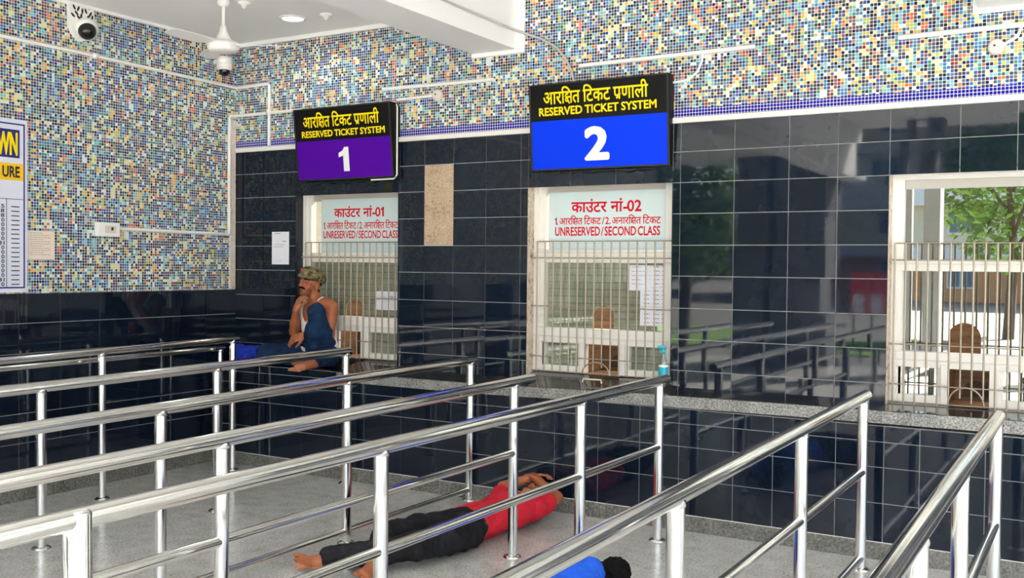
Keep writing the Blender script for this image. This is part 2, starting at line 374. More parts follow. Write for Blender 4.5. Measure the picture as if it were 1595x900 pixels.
def special(ch):
    global _HT
    if _HT is None: _HT = max(v[1] for v in glyphs('\u0924')[0])
    H = _HT; w = .078; V, F = [], []
    if ch == 'KSSA':
        q = w*.92
        stroke(V, F, [(-.01, H-w/2), (.60, H-w/2)], w); stroke(V, F, [(.49, H), (.49, 0)], w)
        stroke(V, F, [(.24, H-.01), (.235, .48), (.13, .475), (.065, .42), (.075, .345), (.15, .305), (.30, .315), (.49, .315)], q)
        stroke(V, F, [(.17, .305), (.09, .255), (.065, .17), (.11, .10), (.20, .105), (.245, .175), (.20, .25), (.12, .27)], q*.9); stroke(V, F, [(.22, .13), (.30, .06), (.35, -.03)], q*.9)
    elif ch == 'ONE':
        k = len(V); V += [(.17, 0), (.36, 0), (.36, .72), (.22, .72), (.16, .62), (.02, .55), (.02, .42), (.17, .47)]
        F += [(k, k+1, k+2, k+3, k+4, k+7), (k+4, k+5, k+6, k+7)]
    elif ch == 'ONES':
        stroke(V, F, [(.26, 0), (.26, .70)], .11); stroke(V, F, [(.27, .64), (.20, .57), (.08, .52)], .09)
    return V, F
def run(parts):
    """parts: strings, ('sp', width), or special glyph names -> vertices and faces on one line"""
    V, F = [], []; x = 0.; wt = None
    for p in parts:
        if isinstance(p, tuple): x += p[1]; continue
        if p == 'PRA':
            v, f = glyphs('\u092a'); xm = max(q[0] for q in v); v = list(v); f = list(f); stroke(v, f, [(xm-.08, .27), (xm-.20, .14), (xm-.36, .04)], .075)
        elif p in ('KSSA', 'ONE', 'ONES'): v, f = special(p)
        else: v, f = glyphs(p)
        x0 = min(q[0] for q in v); k = len(V); V += [(q[0]-x0+x, q[1]) for q in v]; F += [tuple(i+k for i in t) for t in f]
        if p[-1] == '\u093f':      # the short i leans over the next letter
            ta, tb = glyphs(p+'\u0924')[0], glyphs('\u0924')[0]; w_ = lambda q: max(a[0] for a in q)-min(a[0] for a in q)
            x += w_(ta)-w_(tb)-.005
        else: x += max(q[0] for q in v)-x0-.012
    return V, F
def letters(b, parts, box, fn, bold=.0, m=0, d=.0015):
    """fit the line into box (u0, u1, v0, v1) of a surface; fn(u, v, d) places it"""
    V, F = run(parts); xs = [v[0] for v in V]; ys = [v[1] for v in V]
    u0, u1, v0, v1 = box; sx = (u1-u0)/(max(xs)-min(xs)); sy = (v1-v0)/(max(ys)-min(ys))
    n_ = 12 if bold > .035 else 4
    offs = [(0, 0)]+([(bold*math.cos(t*math.pi/n_), bold*math.sin(t*math.pi/n_)) for t in range(2*n_)] if bold else [])
    for k, (ox, oy) in enumerate(offs):
        b.add([fn(u0+(x-min(xs)+ox)*sx, v0+(y-min(ys)+oy)*sy, d+k*2e-5) for x, y in V], F, m)
AARA, TIKAT, NALI = '\u0906\u0930\u093f', '\u093f\u091f\u0915\u091f', '\u0923\u093e\u0932\u0940'
RES = [AARA, 'KSSA', '\u0924']
HINDI_TOP = RES+[('sp', .24), TIKAT, ('sp', .24), 'PRA', NALI]
KAUNTAR = '\u0915\u093e\u0909\u0902\u091f\u0930'
NAAM = '\u0928\u093e\u0902'
def hindi_small(): return ['ONES', ('sp', .05), '.', ('sp', .2)]+RES+[('sp', .2), TIKAT, ('sp', .16), '/', ('sp', .12), '2.', ('sp', .16), '\u0905\u0928\u093e\u0930\u093f', 'KSSA', '\u0924', ('sp', .2), TIKAT]

# ------------------------------------------------------------------ overhead signs
def sign(label, x0, x1, zt, zb, yt, yb, num, colour, txt, round_side):
    root = empty('counter_sign', ((x0+x1)/2, 0, zb)); tag(root, label, 'sign', 'overhead counter signs')
    H = zt-zb
    def fn(u, v, d):
        n = Vector((0, -1, (yt-yb)/H)).normalized()
        return (x0+(x1-x0)*u, yb+(yt-yb)*v-d, zb+H*v)
    b = MB()
    prof = [(0, zb), (yb+.004, zb), (yb, zb+.004), (yt, zt-.004), (yt+.004, zt), (-.03, zt), (0, zt-.03)]
    b.prism([(y, z) for y, z in prof], x0, x1, lambda u, v, d: (d, u, v)); b.build('box', 'black sign plastic', root)
    b = MB()
    for (u0, u1, v0, v1) in ((0, 1, 0, .018), (0, 1, .985, 1), (0, .014, 0, 1), (.986, 1, 0, 1)):
        vs = [fn(u0, v0, .006), fn(u1, v0, .006), fn(u1, v1, .006), fn(u0, v1, .006)]+[fn(u0, v0, -.01), fn(u1, v0, -.01), fn(u1, v1, -.01), fn(u0, v1, -.01)]
        b.add(vs, [(0, 1, 2, 3), (7, 6, 5, 4), (0, 4, 5, 1), (1, 5, 6, 2), (2, 6, 7, 3), (3, 7, 4, 0)])
    b.build('rim', 'dark rubber', root)
    b = MB(); vs = [fn(.014, .018, .002), fn(.986, .018, .002), fn(.986, txt['div'], .002), fn(.014, txt['div'], .002)]
    vs += [fn(.014, .018, -.005), fn(.986, .018, -.005), fn(.986, txt['div'], -.005), fn(.014, txt['div'], -.005)]
    b.add(vs, [(0, 1, 2, 3), (0, 4, 5, 1), (1, 5, 6, 2), (2, 6, 7, 3), (3, 7, 4, 0)])
    o = b.build('number_panel', colour, root)
    b = MB(); letters(b, num, txt['num'], fn, (.042 if num[0] == '2' else .0), d=.004); b.build('numeral', 'white letter', root)['label'] = 'white numeral'
    b = MB(); letters(b, HINDI_TOP, txt['hi'], fn, .016, d=.003); letters(b, ['RESERVED', ('sp', .3), 'TICKET', ('sp', .3), 'SYSTEM'], txt['en'], fn, .027, d=.003)
    b.build('lettering', 'yellow letter', root)['label'] = 'yellow lettering'
    b = MB()
    if round_side:   # white cable hugging the right end of the box
        b.tube([(x0+.05, -.05, zt+.012), (x1-.05, -.05, zt+.012), (x1-.012, -.05, zt+.004), (x1+.008, -.05, zt-.03), (x1+.01, -.05, zb+.02), (x1-.02, -.05, zb-.01), (x1-.25, -.05, zb-.012)], .007, 8)
        b.build('cable', 'white plastic', root)
    b = MB()
    for k in range(6): b.tube([(x0+.08+k*.15, -.02, zb-.015), (x0+.15+k*.15, -.04, zb-.028+.01*(k % 2)), (x0+.22+k*.15, -.02, zb-.012)], .005, 6)
    b.build('wiring', 'dark rubber', root)
sign('black and purple overhead sign with numeral 1', .804, 1.82, 3.018, 2.427, -.136, -.07, ['ONE'], 'sign purple',
     {'div': .548, 'num': (.455, .56, .11, .44), 'hi': (.10, .885, .725, .935), 'en': (.08, .935, .60, .685)}, True)
sign('black and blue overhead sign with numeral 2', 3.062, 4.147, 3.043, 2.424, -.10, -.05, ['2'], 'sign blue',
     {'div': .575, 'num': (.42, .57, .115, .46), 'hi': (.11, .86, .755, .955), 'en': (.075, .915, .635, .725)}, False)

# ------------------------------------------------------------------ ticket windows
YF = .1          # frame plane, inside the openings
def arch_pts(xa, xb, z0, zt, n=14):
    r = (xb-xa)/2; cx = (xa+xb)/2; s = zt-r
    return [(xa, z0)]+[(cx-r*math.cos(math.pi*k/n), s+(zt-s)*math.sin(math.pi*k/n)) for k in range(n+1)]+[(xb, z0)]
def ticket_window(i, w, q):
    x0, x1, z0, z1 = w; zb = q['zb']
    root = empty('window_%d' % i, ((x0+x1)/2, YF, zb)); struct(root)
    f = MB()   # outer frame, stepped
    f.bbox(x0, x0+q['st']*.55, YF-.012, YF+.07, zb, z1, 0); f.bbox(x0+q['st']*.45, x0+q['st'], YF, YF+.06, zb, z1, 0)
    f.bbox(x1-q['st']*.55, x1, YF-.012, YF+.07, zb, z1, 0); f.bbox(x1-q['st'], x1-q['st']*.45, YF, YF+.06, zb, z1, 0)
    f.bbox(x0+.001, x1-.001, YF-.0145, YF+.069, z1-.035, z1-.001, 0); f.bbox(x0+.002, x1-.002, YF-.002, YF+.059, z1-.062, z1-.03, 0)
    f.build('window_frame', 'white metal frame', root)
    f = MB(); f.bbox(x0+q['st'], x1-q['st'], YF+.03, YF+.06, z1-.117, z1-.06, 0); f.build('head_rail', 'grey frame', root)
    f = MB(); f.bbox(x0, x1, YF-.0085, YF+.061, q['t0'], q['t1'], 0); f.bbox(x0, x1, YF-.016, YF, q['t1']-.012, q['t1']+.012, 0); f.build('transom', 'white metal frame', root)
    f = MB(); f.bbox(x0, x1, YF-.0155, YF+.062, q['l0'], q['l1'], 0); f.bbox(x0, x1, YF-.0065, YF+.051, q['l0']-.045, q['l0']+.002, 0); f.build('transom', 'white metal frame', root)
    gx0, gx1 = x0+q['st'], x1-q['st']
    for a, c in q['posts']:
        f = MB(); f.bbox(a, c, YF-.0135, YF+.0605, zb, q['l0']-.02, 0); f.build('mullion', 'white metal frame', root)
    pa, pb = q['posts'][0][1], q['posts'][-1][0]
    lows = [(gx0-.02, q['posts'][0][0])] if not q.get('noleft') else []
    lows.append((q['posts'][-1][1], gx1+.02))
    for a, c in lows:
        f = MB(); f.bbox(a, c, YF-.006, YF+.05, zb, zb+.05, 0); f.bbox(a, a+.03, YF, YF+.05, zb, q['l0']-.04, 0); f.bbox(c-.015, c, YF, YF+.05, zb, q['l0']-.04, 0)
        f.build('sash', 'white metal frame', root)
        f = MB(); f.box(a+.025, c-.01, YF+.02, YF+.026, zb+.045, q['l0']-.04); f.build('glass', q['glass'], root)
    # upper pane and middle pane with its arched speaking hole
    f = MB(); f.box(gx0-.01, gx1+.01, YF+.034, YF+.040, q['t1']-.02, z1-.06); f.build('glass', q['glass'], root)
    ha, hb, ht = q['hole']; lo, hi = q['l1']-.01, q['t0']+.01
    def pane(y0, y1, name, m):
        A = arch_pts(ha, hb, lo, ht); k = MB()
        pl = [(gx0-.01, lo), (ha, lo)]; 
        left = [(gx0-.01, lo), (ha, lo)]+A[1:len(A)//2+1]+[((ha+hb)/2, hi), (gx0-.01, hi)]
        right = [((ha+hb)/2, hi)]+A[len(A)//2:-1]+[(hb, lo), (gx1+.01, lo), (gx1+.01, hi)]
        for out in (left, right): k.prism(out, y0, y1, lambda u, v, d: (u, d, v))
        return k.build(name, m, root)
    pane(YF+.034, YF+.040, 'glass', q['glass'])
    if q['blind']:
        A = pane(YF+.052, YF+.058, 'blind', 'shutter grey green')
        k = MB(); k.box(gx0-.01, q['posts'][0][0], YF+.052, YF+.058, zb+.04, q['l0']-.03); k.box(q['posts'][-1][1], gx1+.01, YF+.052, YF+.058, zb+.04, q['l0']-.03)
        k.build('blind', 'shutter grey green', root)
    # dark plywood counter box seen through the pay opening
    k = MB(); k.box(pa-.0, pb+.0, YF+.30, YF+.32, zb-.02, q['l0']-.02); k.box(pa, pb, YF+.0, YF+.32, zb-.03, zb+.004); k.box(pa-.01, pa, YF+.06, YF+.32, zb, q['l0']-.03); k.box(pb, pb+.01, YF+.06, YF+.32, zb, q['l0']-.03)
    k.build('counter_box', 'brown plywood', root)
    A = arch_pts(pa+(pb-pa)*.22, pb-(pb-pa)*.12, zb+.03, zb+.13, 10)
    k = MB(); k.prism(A, YF+.285, YF+.298, lambda u, v, d: (u, d, v)); k.build('money_slot', 'dark wood', root)
    return root
Q1 = dict(zb=.945, st=.085, t0=1.746, t1=1.815, l0=1.213, l1=1.293, posts=[(1.04, 1.085), (1.358, 1.406)], hole=(1.15, 1.33, 1.44), blind=True, glass='clear glass')
Q2 = dict(zb=.948, st=.095, t0=1.758, t1=1.842, l0=1.210, l1=1.278, posts=[(3.400, 3.443), (3.719, 3.764)], hole=(3.483, 3.650, 1.446), blind=True, glass='clear glass')
Q3 = dict(zb=.911, st=.070, t0=1.723, t1=1.778, l0=1.176, l1=1.228, posts=[(5.860, 5.902), (6.130, 6.172)], hole=(5.892, 6.077, 1.413), blind=False, glass='coated glass')
for i, (w, q) in enumerate(zip(WIN, (Q1, Q2, Q3))): ticket_window(i+1, w, q)
# shutter louvres are darker lines in the blind's own colour
m = MAT['shutter grey green']; g = G(m); sp = g.n('ShaderNodeSeparateXYZ'); g.t.links.new(g.coord(), sp.inputs[0])
fz = g.math('FRACT', g.math('DIVIDE', sp.outputs[2], .052)); fxx = g.math('FRACT', g.math('DIVIDE', sp.outputs[0], .17))
ln = g.math('MAXIMUM', g.math('LESS_THAN', fz, .12), g.math('LESS_THAN', fxx, .03))
g.base(g.mix(ln, g.ramp(g.noise(g.coord(), 7, 4, .6), [(.3, (.27, .27, .21)), (.7, (.40, .395, .32))]), (.19, .185, .145)))

def grille(label, xs, zt, zm, rods, zb, cut=None):
    yb = .068 if xs[0] < 1 else .04
    root = empty('window_grille', ((xs[0]+xs[-1])/2, yb, zb)); tag(root, label, 'window grille', 'steel bar grilles on the counters')
    for k, x in enumerate(xs):
        zlo = zb
        if cut and cut[0] < x < cut[1]: zlo = zb+.02+(.0 if abs(x-(cut[0]+cut[1])/2) < .03 else .03)
        b = MB(); b.tube([(x, yb, zlo), (x, yb, zt)], .0058, 8); b.build('bar', 'bar steel', root)
    for z in rods+[zt, zb+.004]:
        b = MB(); b.tube([(xs[0]-.04 if z not in (zt,) else xs[0], yb+.007, z), (xs[-1]+.03, yb+.007, z)], .0042, 8)
        b.build('cross_rod', 'bar steel', root)
    if cut:
        n = 12; cx, r = (cut[0]+cut[1])/2, (cut[1]-cut[0])/2
        b = MB(); b.tube([(cx-r*math.cos(math.pi*k/n), yb-.006, zb+.005+(.11 if xs[0] > 5 else .085)*math.sin(math.pi*k/n)) for k in range(n+1)], .0055, 8); b.build('arch_rod', 'bar steel', root)
    for s in (0, -1):
        for z in rods:
            b = MB(); b.bbox(xs[s]-(.055 if s == 0 else .0), xs[s]+(.0 if s == 0 else .02), yb+.002, yb+.010, z-.006, z+.006); b.build('lug', 'bar steel', root)
grille('steel bar grille of the counter behind the seated man', [.768, .83, .92]+[1.003+.0661*k for k in range(12)], 1.914, 0, [1.787, 1.45, 1.09], .945)
grille('steel bar grille of the middle counter, under the 02 sheet', [3.068+.0671*k for k in range(17)], 1.914, 0, [1.792, 1.436, 1.063], .952, (3.455, 3.67))
grille('steel bar grille of the rightmost counter with an arched gap', [5.593+.0637*k for k in range(17)], 1.893, 0, [1.79, 1.273, 1.026], .914, (5.91, 6.11))

def sheet(label, x0, x1, z0, z1, rows):
    root = empty('counter_notice', ((x0+x1)/2, YF+.02, z0)); tag(root, label, 'notice', 'counter notices behind the glass')
    b = MB(); b.bbox(x0, x1, YF+.022, YF+.028, 1.845 if z0 > 1.92 else 1.818, z1, 0, .001); b.build('panel', 'white sheet', root)
    b = MB(); fn = lambda u, v, d: (x0+(x1-x0)*u, YF+.022-d, z0+(z1-z0)*v)
    for parts, box, bold in rows: letters(b, parts, box, fn, bold, d=.001)
    b.build('lettering', 'red letter', root)['label'] = 'red lettering'
sheet('pale counter notice marked 01 in red', .893, 1.745, 1.917, 2.281, [
    ([KAUNTAR, ('sp', .3), NAAM, ('sp', .06), '-', ('sp', .04), '0', ('sp', .08), 'ONES'], (.17, .79, .58, .83), .022), (hindi_small(), (.03, .965, .30, .51), .012), (['UNRESERVED', ('sp', .2), '/', ('sp', .2), 'SECOND', ('sp', .25), 'CLASS'], (.03, .96, .09, .26), .02)])
sheet('pale counter notice marked 02 in red', 3.125, 4.09, 1.927, 2.279, [
    ([KAUNTAR, ('sp', .3), NAAM, ('sp', .06), '-', ('sp', .04), '02'], (.19, .765, .57, .84), .022), (hindi_small(), (.045, .92, .31, .505), .014), (['UNRESERVED', ('sp', .2), '/', ('sp', .2), 'SECOND', ('sp', .25), 'CLASS'], (.05, .915, .085, .265), .024)])

# papers taped inside the glass and on the wall
def paper(name, label, fn, w, h, m, lines, cat='paper', group=None, seed=1):
    rnd = random.Random(seed); root = MB()
    root.prism([(0, 0), (w, 0), (w, h), (0, h)], 0, .0012, fn); o = root.build(name, m); tag(o, label, cat, group)
    b = MB()
    for (x0, x1, z, t) in lines:
        x = x0
        while x < x1-.004:
            l = min(rnd.uniform(.008, .03), x1-x); b.prism([(x, z), (x+l, z), (x+l, z+t), (x, z+t)], .0012, .0016, fn); x += l+.005
    if lines: b.build('print', 'grey print', o)['kind'] = 'stuff'
    return o
fB = lambda X, Z, Y=0: (lambda u, v, d: (X+u, Y-d, Z+v))
rows = lambda w, h, n, t=.004: [(w*.12, w*(.85 if k % 3 else .6), h*(.92-.84*k/n), t) for k in range(n)]
paper('wall_notice', 'white paper taped on the black tiles left of the first counter', fB(.447, 1.723, -.008), .198, .282, 'paper', [(.03, .1, .265, .006), (.04, .15, .17, .004), (.02, .13, .15, .004), (.12, .165, .195, .009), (.09, .11, .03, .005)])
y0 = YF+.033
paper('taped_paper', 'square white paper at the top of the middle counter glass', fB(3.775, 1.563, y0-.003), .155, .18, 'paper', rows(.155, .18, 5), seed=3)
for k, (zt, zb2) in enumerate(((1.742, 1.59), (1.588, 1.45), (1.448, 1.315))):
    lab = ['topmost of the three papers down the right of the middle glass', 'middle one of the three papers down the right glass edge', 'lowest of the three papers down the right glass edge'][k]
    paper('taped_paper', lab, fB(3.86, zb2, y0-.001), .225, zt-zb2, 'paper', [(a, a+.045, z, .007) for a in (.03, .10, .165) for z in np.arange(.02, zt-zb2-.01, .03)], group='papers taped in the middle counter glass', seed=5+k)
paper('taped_paper', 'white paper low on the glass of the first counter', fB(1.484, 1.355, y0-.002), .25, .155, 'paper', [(.06, .09, .10, .005), (.14, .19, .105, .008)], seed=9)
fW2 = lambda Y, Z: (lambda u, v, d: (.001+d, Y+u, Z+v))
paper('wall_notice', 'cream paper notice on the mosaic beside the big board', fW2(-2.030, 1.744), .225, .205, 'cream paper', rows(.225, .205, 11, .0035), seed=11)

# board on the left wall, cut by the frame
root = empty('fare_board', (0, -2.3, 1.505)); tag(root, 'tall white information board with navy border on the mosaic', 'board')
fY = lambda u, v, d: (.001+d, -2.034-u, 1.505+v)
Hb, Wb = 1.232, .40
b = MB(); b.prism([(0, 0), (Wb, 0), (Wb, Hb), (0, Hb)], 0, .018, fY); b.build('panel', 'white board', root)
b = MB()
for r in ((.020, .030, .03, Hb-.03), (.020, Wb, Hb-.04, Hb-.03), (.020, Wb, .03, .04)): b.prism([(r[0], r[2]), (r[1], r[2]), (r[1], r[3]), (r[0], r[3])], .018, .0195, fY)
b.prism([(.060, Hb-.275), (Wb, Hb-.275), (Wb, Hb-.075), (.060, Hb-.075)], .018, .0195, fY); b.build('border_print', 'navy print', root)
b = MB(); b.prism([(.030, Hb-.435), (Wb, Hb-.435), (Wb, Hb-.315), (.030, Hb-.315)], .018, .0192, fY); b.build('yellow_band', 'yellow print', root)
fT = lambda u, v, d: fY(Wb-u, v, .0195+d)
b = MB(); letters(b, ['WN'], (Wb-.228, Wb-.080, Hb-.25, Hb-.105), fT, .05); b.build('heading', 'yellow letter', root)['label'] = 'yellow heading letters'
b = MB(); letters(b, ['URE'], (Wb-.190, Wb-.062, Hb-.412, Hb-.338), fT, .034)
for z in (Hb-.57,): b.prism([(.03, z), (Wb, z), (Wb, z+.004), (.03, z+.004)], .018, .0192, fY)
b.prism([(.158, .04), (.162, .04), (.162, Hb-.57), (.158, Hb-.57)], .018, .0192, fY)
txt = ['15', '18', '18', '0', '0', '0', '0', '0', '81', '0', '0', '0', '0', '0', '0', '0', '81', '0']
for k, t in enumerate(txt):
    z = Hb-.625-k*(Hb-.68)/17.
    b.prism([(.062, z), (.124, z), (.124, z+.007), (.062, z+.007)], .018, .0192, fY)
    letters(b, [t], (Wb-.178-.022*len(t), Wb-.178, z-.008, z+.018), fT, .02)
b.build('lettering', 'black print', root)

# ------------------------------------------------------------------ conduits, cameras, fan, lamps
def conduit(label, pts, r=.013, fittings=(), m='white plastic', group='white surface conduits'):
    root = empty('conduit', pts[0]); tag(root, label, 'conduit', group)
    b = MB(); b.tube(pts, r, 10); b.build('pipe', m, root)
    for p in fittings:
        b = MB(); b.lathe(p[:3], [(0, -.02), (r*1.5, -.02), (r*1.5, .02), (0, .02)], p[3:6], 14); b.build('coupling', m, root)
    return root
Y = -.014
conduit('long white conduit sloping along the top of the left mosaic', [(.016, -9, 3.31), (.016, -1.5, 3.305), (.016, -.016, 3.286)], .014, [(.016, -1.47, 3.305, 0, 1, 0)])
conduit('white conduit turning down at the corner of the back wall left of sign 1', [(.032, Y, 3.285), (.40, Y, 3.290), (.41, Y, 3.28), (.412, Y, 2.755)], .014, [(.41, Y, 3.05, 0, 0, 1)])
conduit('white conduit rising from the switch box', [(.016, -1.26, 1.992), (.016, -.13, 1.985)], .014)
conduit('upright white conduit beside the plaster edge in the corner', [(.016, -.116, 1.985), (.016, -.098, 1.987), (.016, -.096, 2.01), (.016, -.096, 3.01), (.016, -.09, 3.028), (.016, -.02, 3.034)], .014, [(.016, -.096, 2.2, 0, 0, 1)])
conduit('short white conduit running from the corner to sign 1', [(.032, Y, 3.036), (.38, Y, 3.037)], .014)
conduit('white stub of conduit entering the left end of sign 1', [(.43, Y, 3.037), (.79, Y, 3.038)], .014)
conduit('white conduit leaving sign 1 to a round box', [(1.80, Y, 3.047), (2.16, Y, 3.054)], .012)
conduit('straight white conduit on the mosaic right above sign 1', [(1.654, Y, 3.141), (2.703, Y, 3.134)], .014)
conduit('white conduit on the mosaic just above sign 2', [(3.434, Y, 3.168), (4.71, Y, 3.178)], .015)
conduit('bent white cable dropping from the pipe behind sign 2', [(4.352, Y, 3.17), (4.35, Y, 3.12), (4.32, Y, 3.05), (4.26, Y, 3.0), (4.10, Y, 2.985)], .008)
conduit('white conduit at the upper right of the mosaic', [(5.60, Y, 3.140), (7.2, Y, 3.15)], .016)
conduit('short white cable from the upper right conduit to a box', [(6.27, Y, 3.13), (6.25, Y, 3.08), (6.17, Y, 3.035)], .009)
conduit('grey pipe slung along the beam with a loose end', [(2.92, -9, 3.50), (2.92, -1.0, 3.478), (2.92, -.10, 3.468), (2.97, -.05, 3.45), (3.12, -.03, 3.39), (3.25, -.03, 3.315), (3.33, -.03, 3.22), (3.37, -.02, 3.13), (3.39, -.015, 3.05)], .009, m='grey frame')
def jbox(label, x, z):
    b = MB(); b.lathe((x, 0, z), [(.045, 0), (.045, .022), (.038, .03), (.02, .032), (0, .032)], (0, -1, 0), 24); o = b.build('junction_box', 'cream plastic'); tag(o, label, 'junction box', 'round junction boxes')
    k = MB(); k.lathe((x-.008, -.031, z+.006), [(.006, 0), (.006, .004), (0, .005)], (0, -1, 0), 10); k.build('screw', 'dark rubber', o)
jbox('round box at the end of the conduit past sign 1', 2.19, 3.054); jbox('round box under the upper right conduit', 6.14, 3.03)
# switch box
root = empty('switch_box', (0, -1.36, 1.926)); tag(root, 'white switch box on the left mosaic wall', 'switch box')
b = MB(); b.bbox(0, .045, -1.461, -1.263, 1.926, 2.035); b.build('case', 'white plastic', root)
b = MB(); b.bbox(.045, .052, -1.345, -1.325, 1.975, 2.0); b.build('switch', 'dark rubber', root)
b = MB(); b.bbox(.045, .048, -1.40, -1.30, 1.955, 2.01, 0, .001); b.build('plate', 'cream plastic', root)

# dome cameras
def bracket_outline():
    return [(-.11, .12), (-.085, .155), (-.055, .11), (0, .15), (.06, .11), (.10, .14), (.105, -.05), (.06, -.12), (0, -.15), (-.06, -.12), (-.105, -.05)]
root = empty('dome_camera', (.0, -1.6, 3.5)); tag(root, 'dome camera on a fretwork bracket on the left wall', 'security camera')
b = MB(); b.prism([(u, v*.95) for u, v in bracket_outline()], 0, .035, lambda u, v, d: (.002+d, -1.595+u, 3.53+v)); b.build('bracket', 'white plastic', root)
b = MB()
for (u, v, a) in [(-.07, .10, .5), (-.05, .06, .8), (-.03, .03, .9), (-.035, .095, -.4), (0, .085, 0), (.03, .09, .4), (.05, .05, -.7), (.07, .075, -.5), (.085, .05, -.2), (-.08, .04, .9), (.015, .02, .3), (-.01, .045, -.2)]:
    P = [(.018*math.cos(t)*(.5), .022*math.sin(t)) for t in [k*math.pi/4 for k in range(8)]]
    b.prism([(u+p*math.cos(a)-q*math.sin(a), v+p*math.sin(a)+q*math.cos(a)) for p, q in P], .0345, .0362, lambda u, v, d: (.002+d, -1.595+u, 3.53+v))
b.build('fret_cutout', 'dark rubber', root)
ax = Vector((.75, -.35, -.55)).normalized(); c = Vector((.06, -1.575, 3.475))
b = MB(); b.lathe(c-ax*.03, [(.0, -.04), (.075, -.03), (.086, .0), (.084, .04), (.066, .055)], ax, 32); b.build('housing', 'white plastic', root)
b = MB(); b.lathe(c+ax*.018, [(.066, 0), (.062, .022), (.046, .044), (.024, .056), (0, .06)], ax, 28); b.build('dome', 'dark glass', root)
root = empty('dome_camera', (.1, -.2, 3.40)); tag(root, 'small dome camera in the corner under the fan', 'security camera')
c = Vector((.115, -.25, 3.405)); b = MB(); b.lathe(c, [(0, .10), (.064, .10), (.066, .055), (.062, .05), (.066, .045), (.066, .005), (.05, -.01), (.046, -.012)], (0, 0, 1), 28); b.tube([(0.0, -.25, 3.47), (.06, -.25, 3.47)], .022, 12); b.build('housing', 'white plastic', root)
b = MB(); b.lathe(c, [(.047, -.008), (.046, -.03), (.034, -.052), (.016, -.062), (0, -.064)], (0, 0, 1), 24); b.build('dome', 'dark glass', root)

# ceiling fan
FX, FY = 1.085, -1.18
root = empty('ceiling_fan', (FX, FY, 3.67)); tag(root, 'white three-bladed ceiling fan hanging left of the beam', 'ceiling fan')
FU = .088
b = MB(); b.lathe((FX, FY, 3.67), [(.0, 0), (.042, -.003), (.045, -.03), (.03, -.052), (.012, -.058)], (0, 0, 1), 24); b.build('canopy', 'white plastic', root)
b = MB(); b.tube([(FX, FY, 3.615), (FX, FY, 3.36+FU)], .0125, 12); b.build('rod', 'white plastic', root)
b = MB(); b.lathe((FX, FY, 3.36+FU), [(.013, .03), (.022, .02), (.03, -.02), (.058, -.075), (.064, -.09)], (0, 0, 1), 28); b.build('cowl', 'white plastic', root)
b = MB(); b.lathe((FX, FY, 3.245+FU), [(.06, .032), (.10, .024), (.117, .006), (.12, -.006), (.114, -.012), (.116, -.02), (.10, -.046), (.07, -.056), (0, -.058)], (0, 0, 1), 36); b.build('motor', 'white plastic', root)
for a in (32, 152, 272):
    t = math.radians(a); d = Vector((math.cos(t), math.sin(t), 0)); s = Vector((-d.y, d.x, 0)); n2 = Vector((0, 0, 1)); vs = []
    st = [(.10, .028), (.17, .04), (.20, .055), (.33, .060), (.47, .056), (.51, .046), (.525, .03)]
    for r, w in st:
        for e, z in ((-1, -.012), (1, .012)):
            for h in (0, .004): vs.append(Vector((FX, FY, 3.243+FU))+d*r+s*e*w+n2*(z*(w/.06)+h))
    fs = []
    for i in range(len(st)-1):
        q, p = i*4, i*4+4; fs += [(q, p, p+2, q+2), (q+1, q+3, p+3, p+1), (q, q+1, p+1, p), (q+2, p+2, p+3, q+3)]
    fs += [(0, 2, 3, 1), (len(vs)-4, len(vs)-3, len(vs)-1, len(vs)-2)]
    b = MB(); b.add(vs, fs); b.build('blade', 'white plastic', root)
# recessed lamp and two ceiling roses
root = empty('ceiling_light', (1.137, -.504, 3.67)); tag(root, 'lit round recessed lamp in the white ceiling', 'ceiling light')
b = MB(); b.lathe((1.137, -.504, 3.67), [(.105, 0), (.105, -.008), (.085, -.012), (.08, -.006)], (0, 0, 1), 32); b.build('rim', 'white plastic', root)
b = MB(); b.lathe((1.137, -.504, 3.666), [(.082, 0), (.05, -.004), (0, -.006)], (0, 0, 1), 28); b.build('diffuser', 'lamp glow', root)
l = bpy.data.lights.new('downlight', 'SPOT'); l.energy = 3; l.spot_size = 2.6; l.shadow_soft_size = .08; lo = bpy.data.objects.new('downlight', l); lo.location = (1.137, -.504, 3.65); COL.objects.link(lo)
for (x, y, lab) in ((1.144, -1.034, 'white hook plate on the ceiling behind the fan rod'), (1.453, -.473, 'white hook plate on the ceiling right of the lamp')):
    b = MB(); b.lathe((x, y, 3.672), [(.05, 0), (.05, -.012), (.025, -.02), (.012, -.045), (0, -.05)], (0, 0, 1), 20); tag(b.build('ceiling_hook', 'white plastic'), lab, 'hook', 'ceiling hooks')

# ------------------------------------------------------------------ office behind the windows
b = MB(); b.box(-.2, 9, 3.2, 3.4, 0, 2.9); b.box(-.2, 0, .22, 3.2, 0, 2.9); b.box(9, 9.2, .22, 3.2, 0, 2.9); struct(b.build('wall_office', ['white trim']))
b = MB(); b.box(-.2, 9.2, .22, 3.4, -.1, 0); struct(b.build('floor_office', ['floor granite']))
b = MB(); b.box(-.2, 9.2, .22, 3.4, 2.8, 2.95); struct(b.build('ceiling_office', ['white paint']))
b = MB(); b.box(.1, 8.9, 1.2, 1.24, 0, 2.79); struct(b.build('wall_partition', ['brown plywood']))

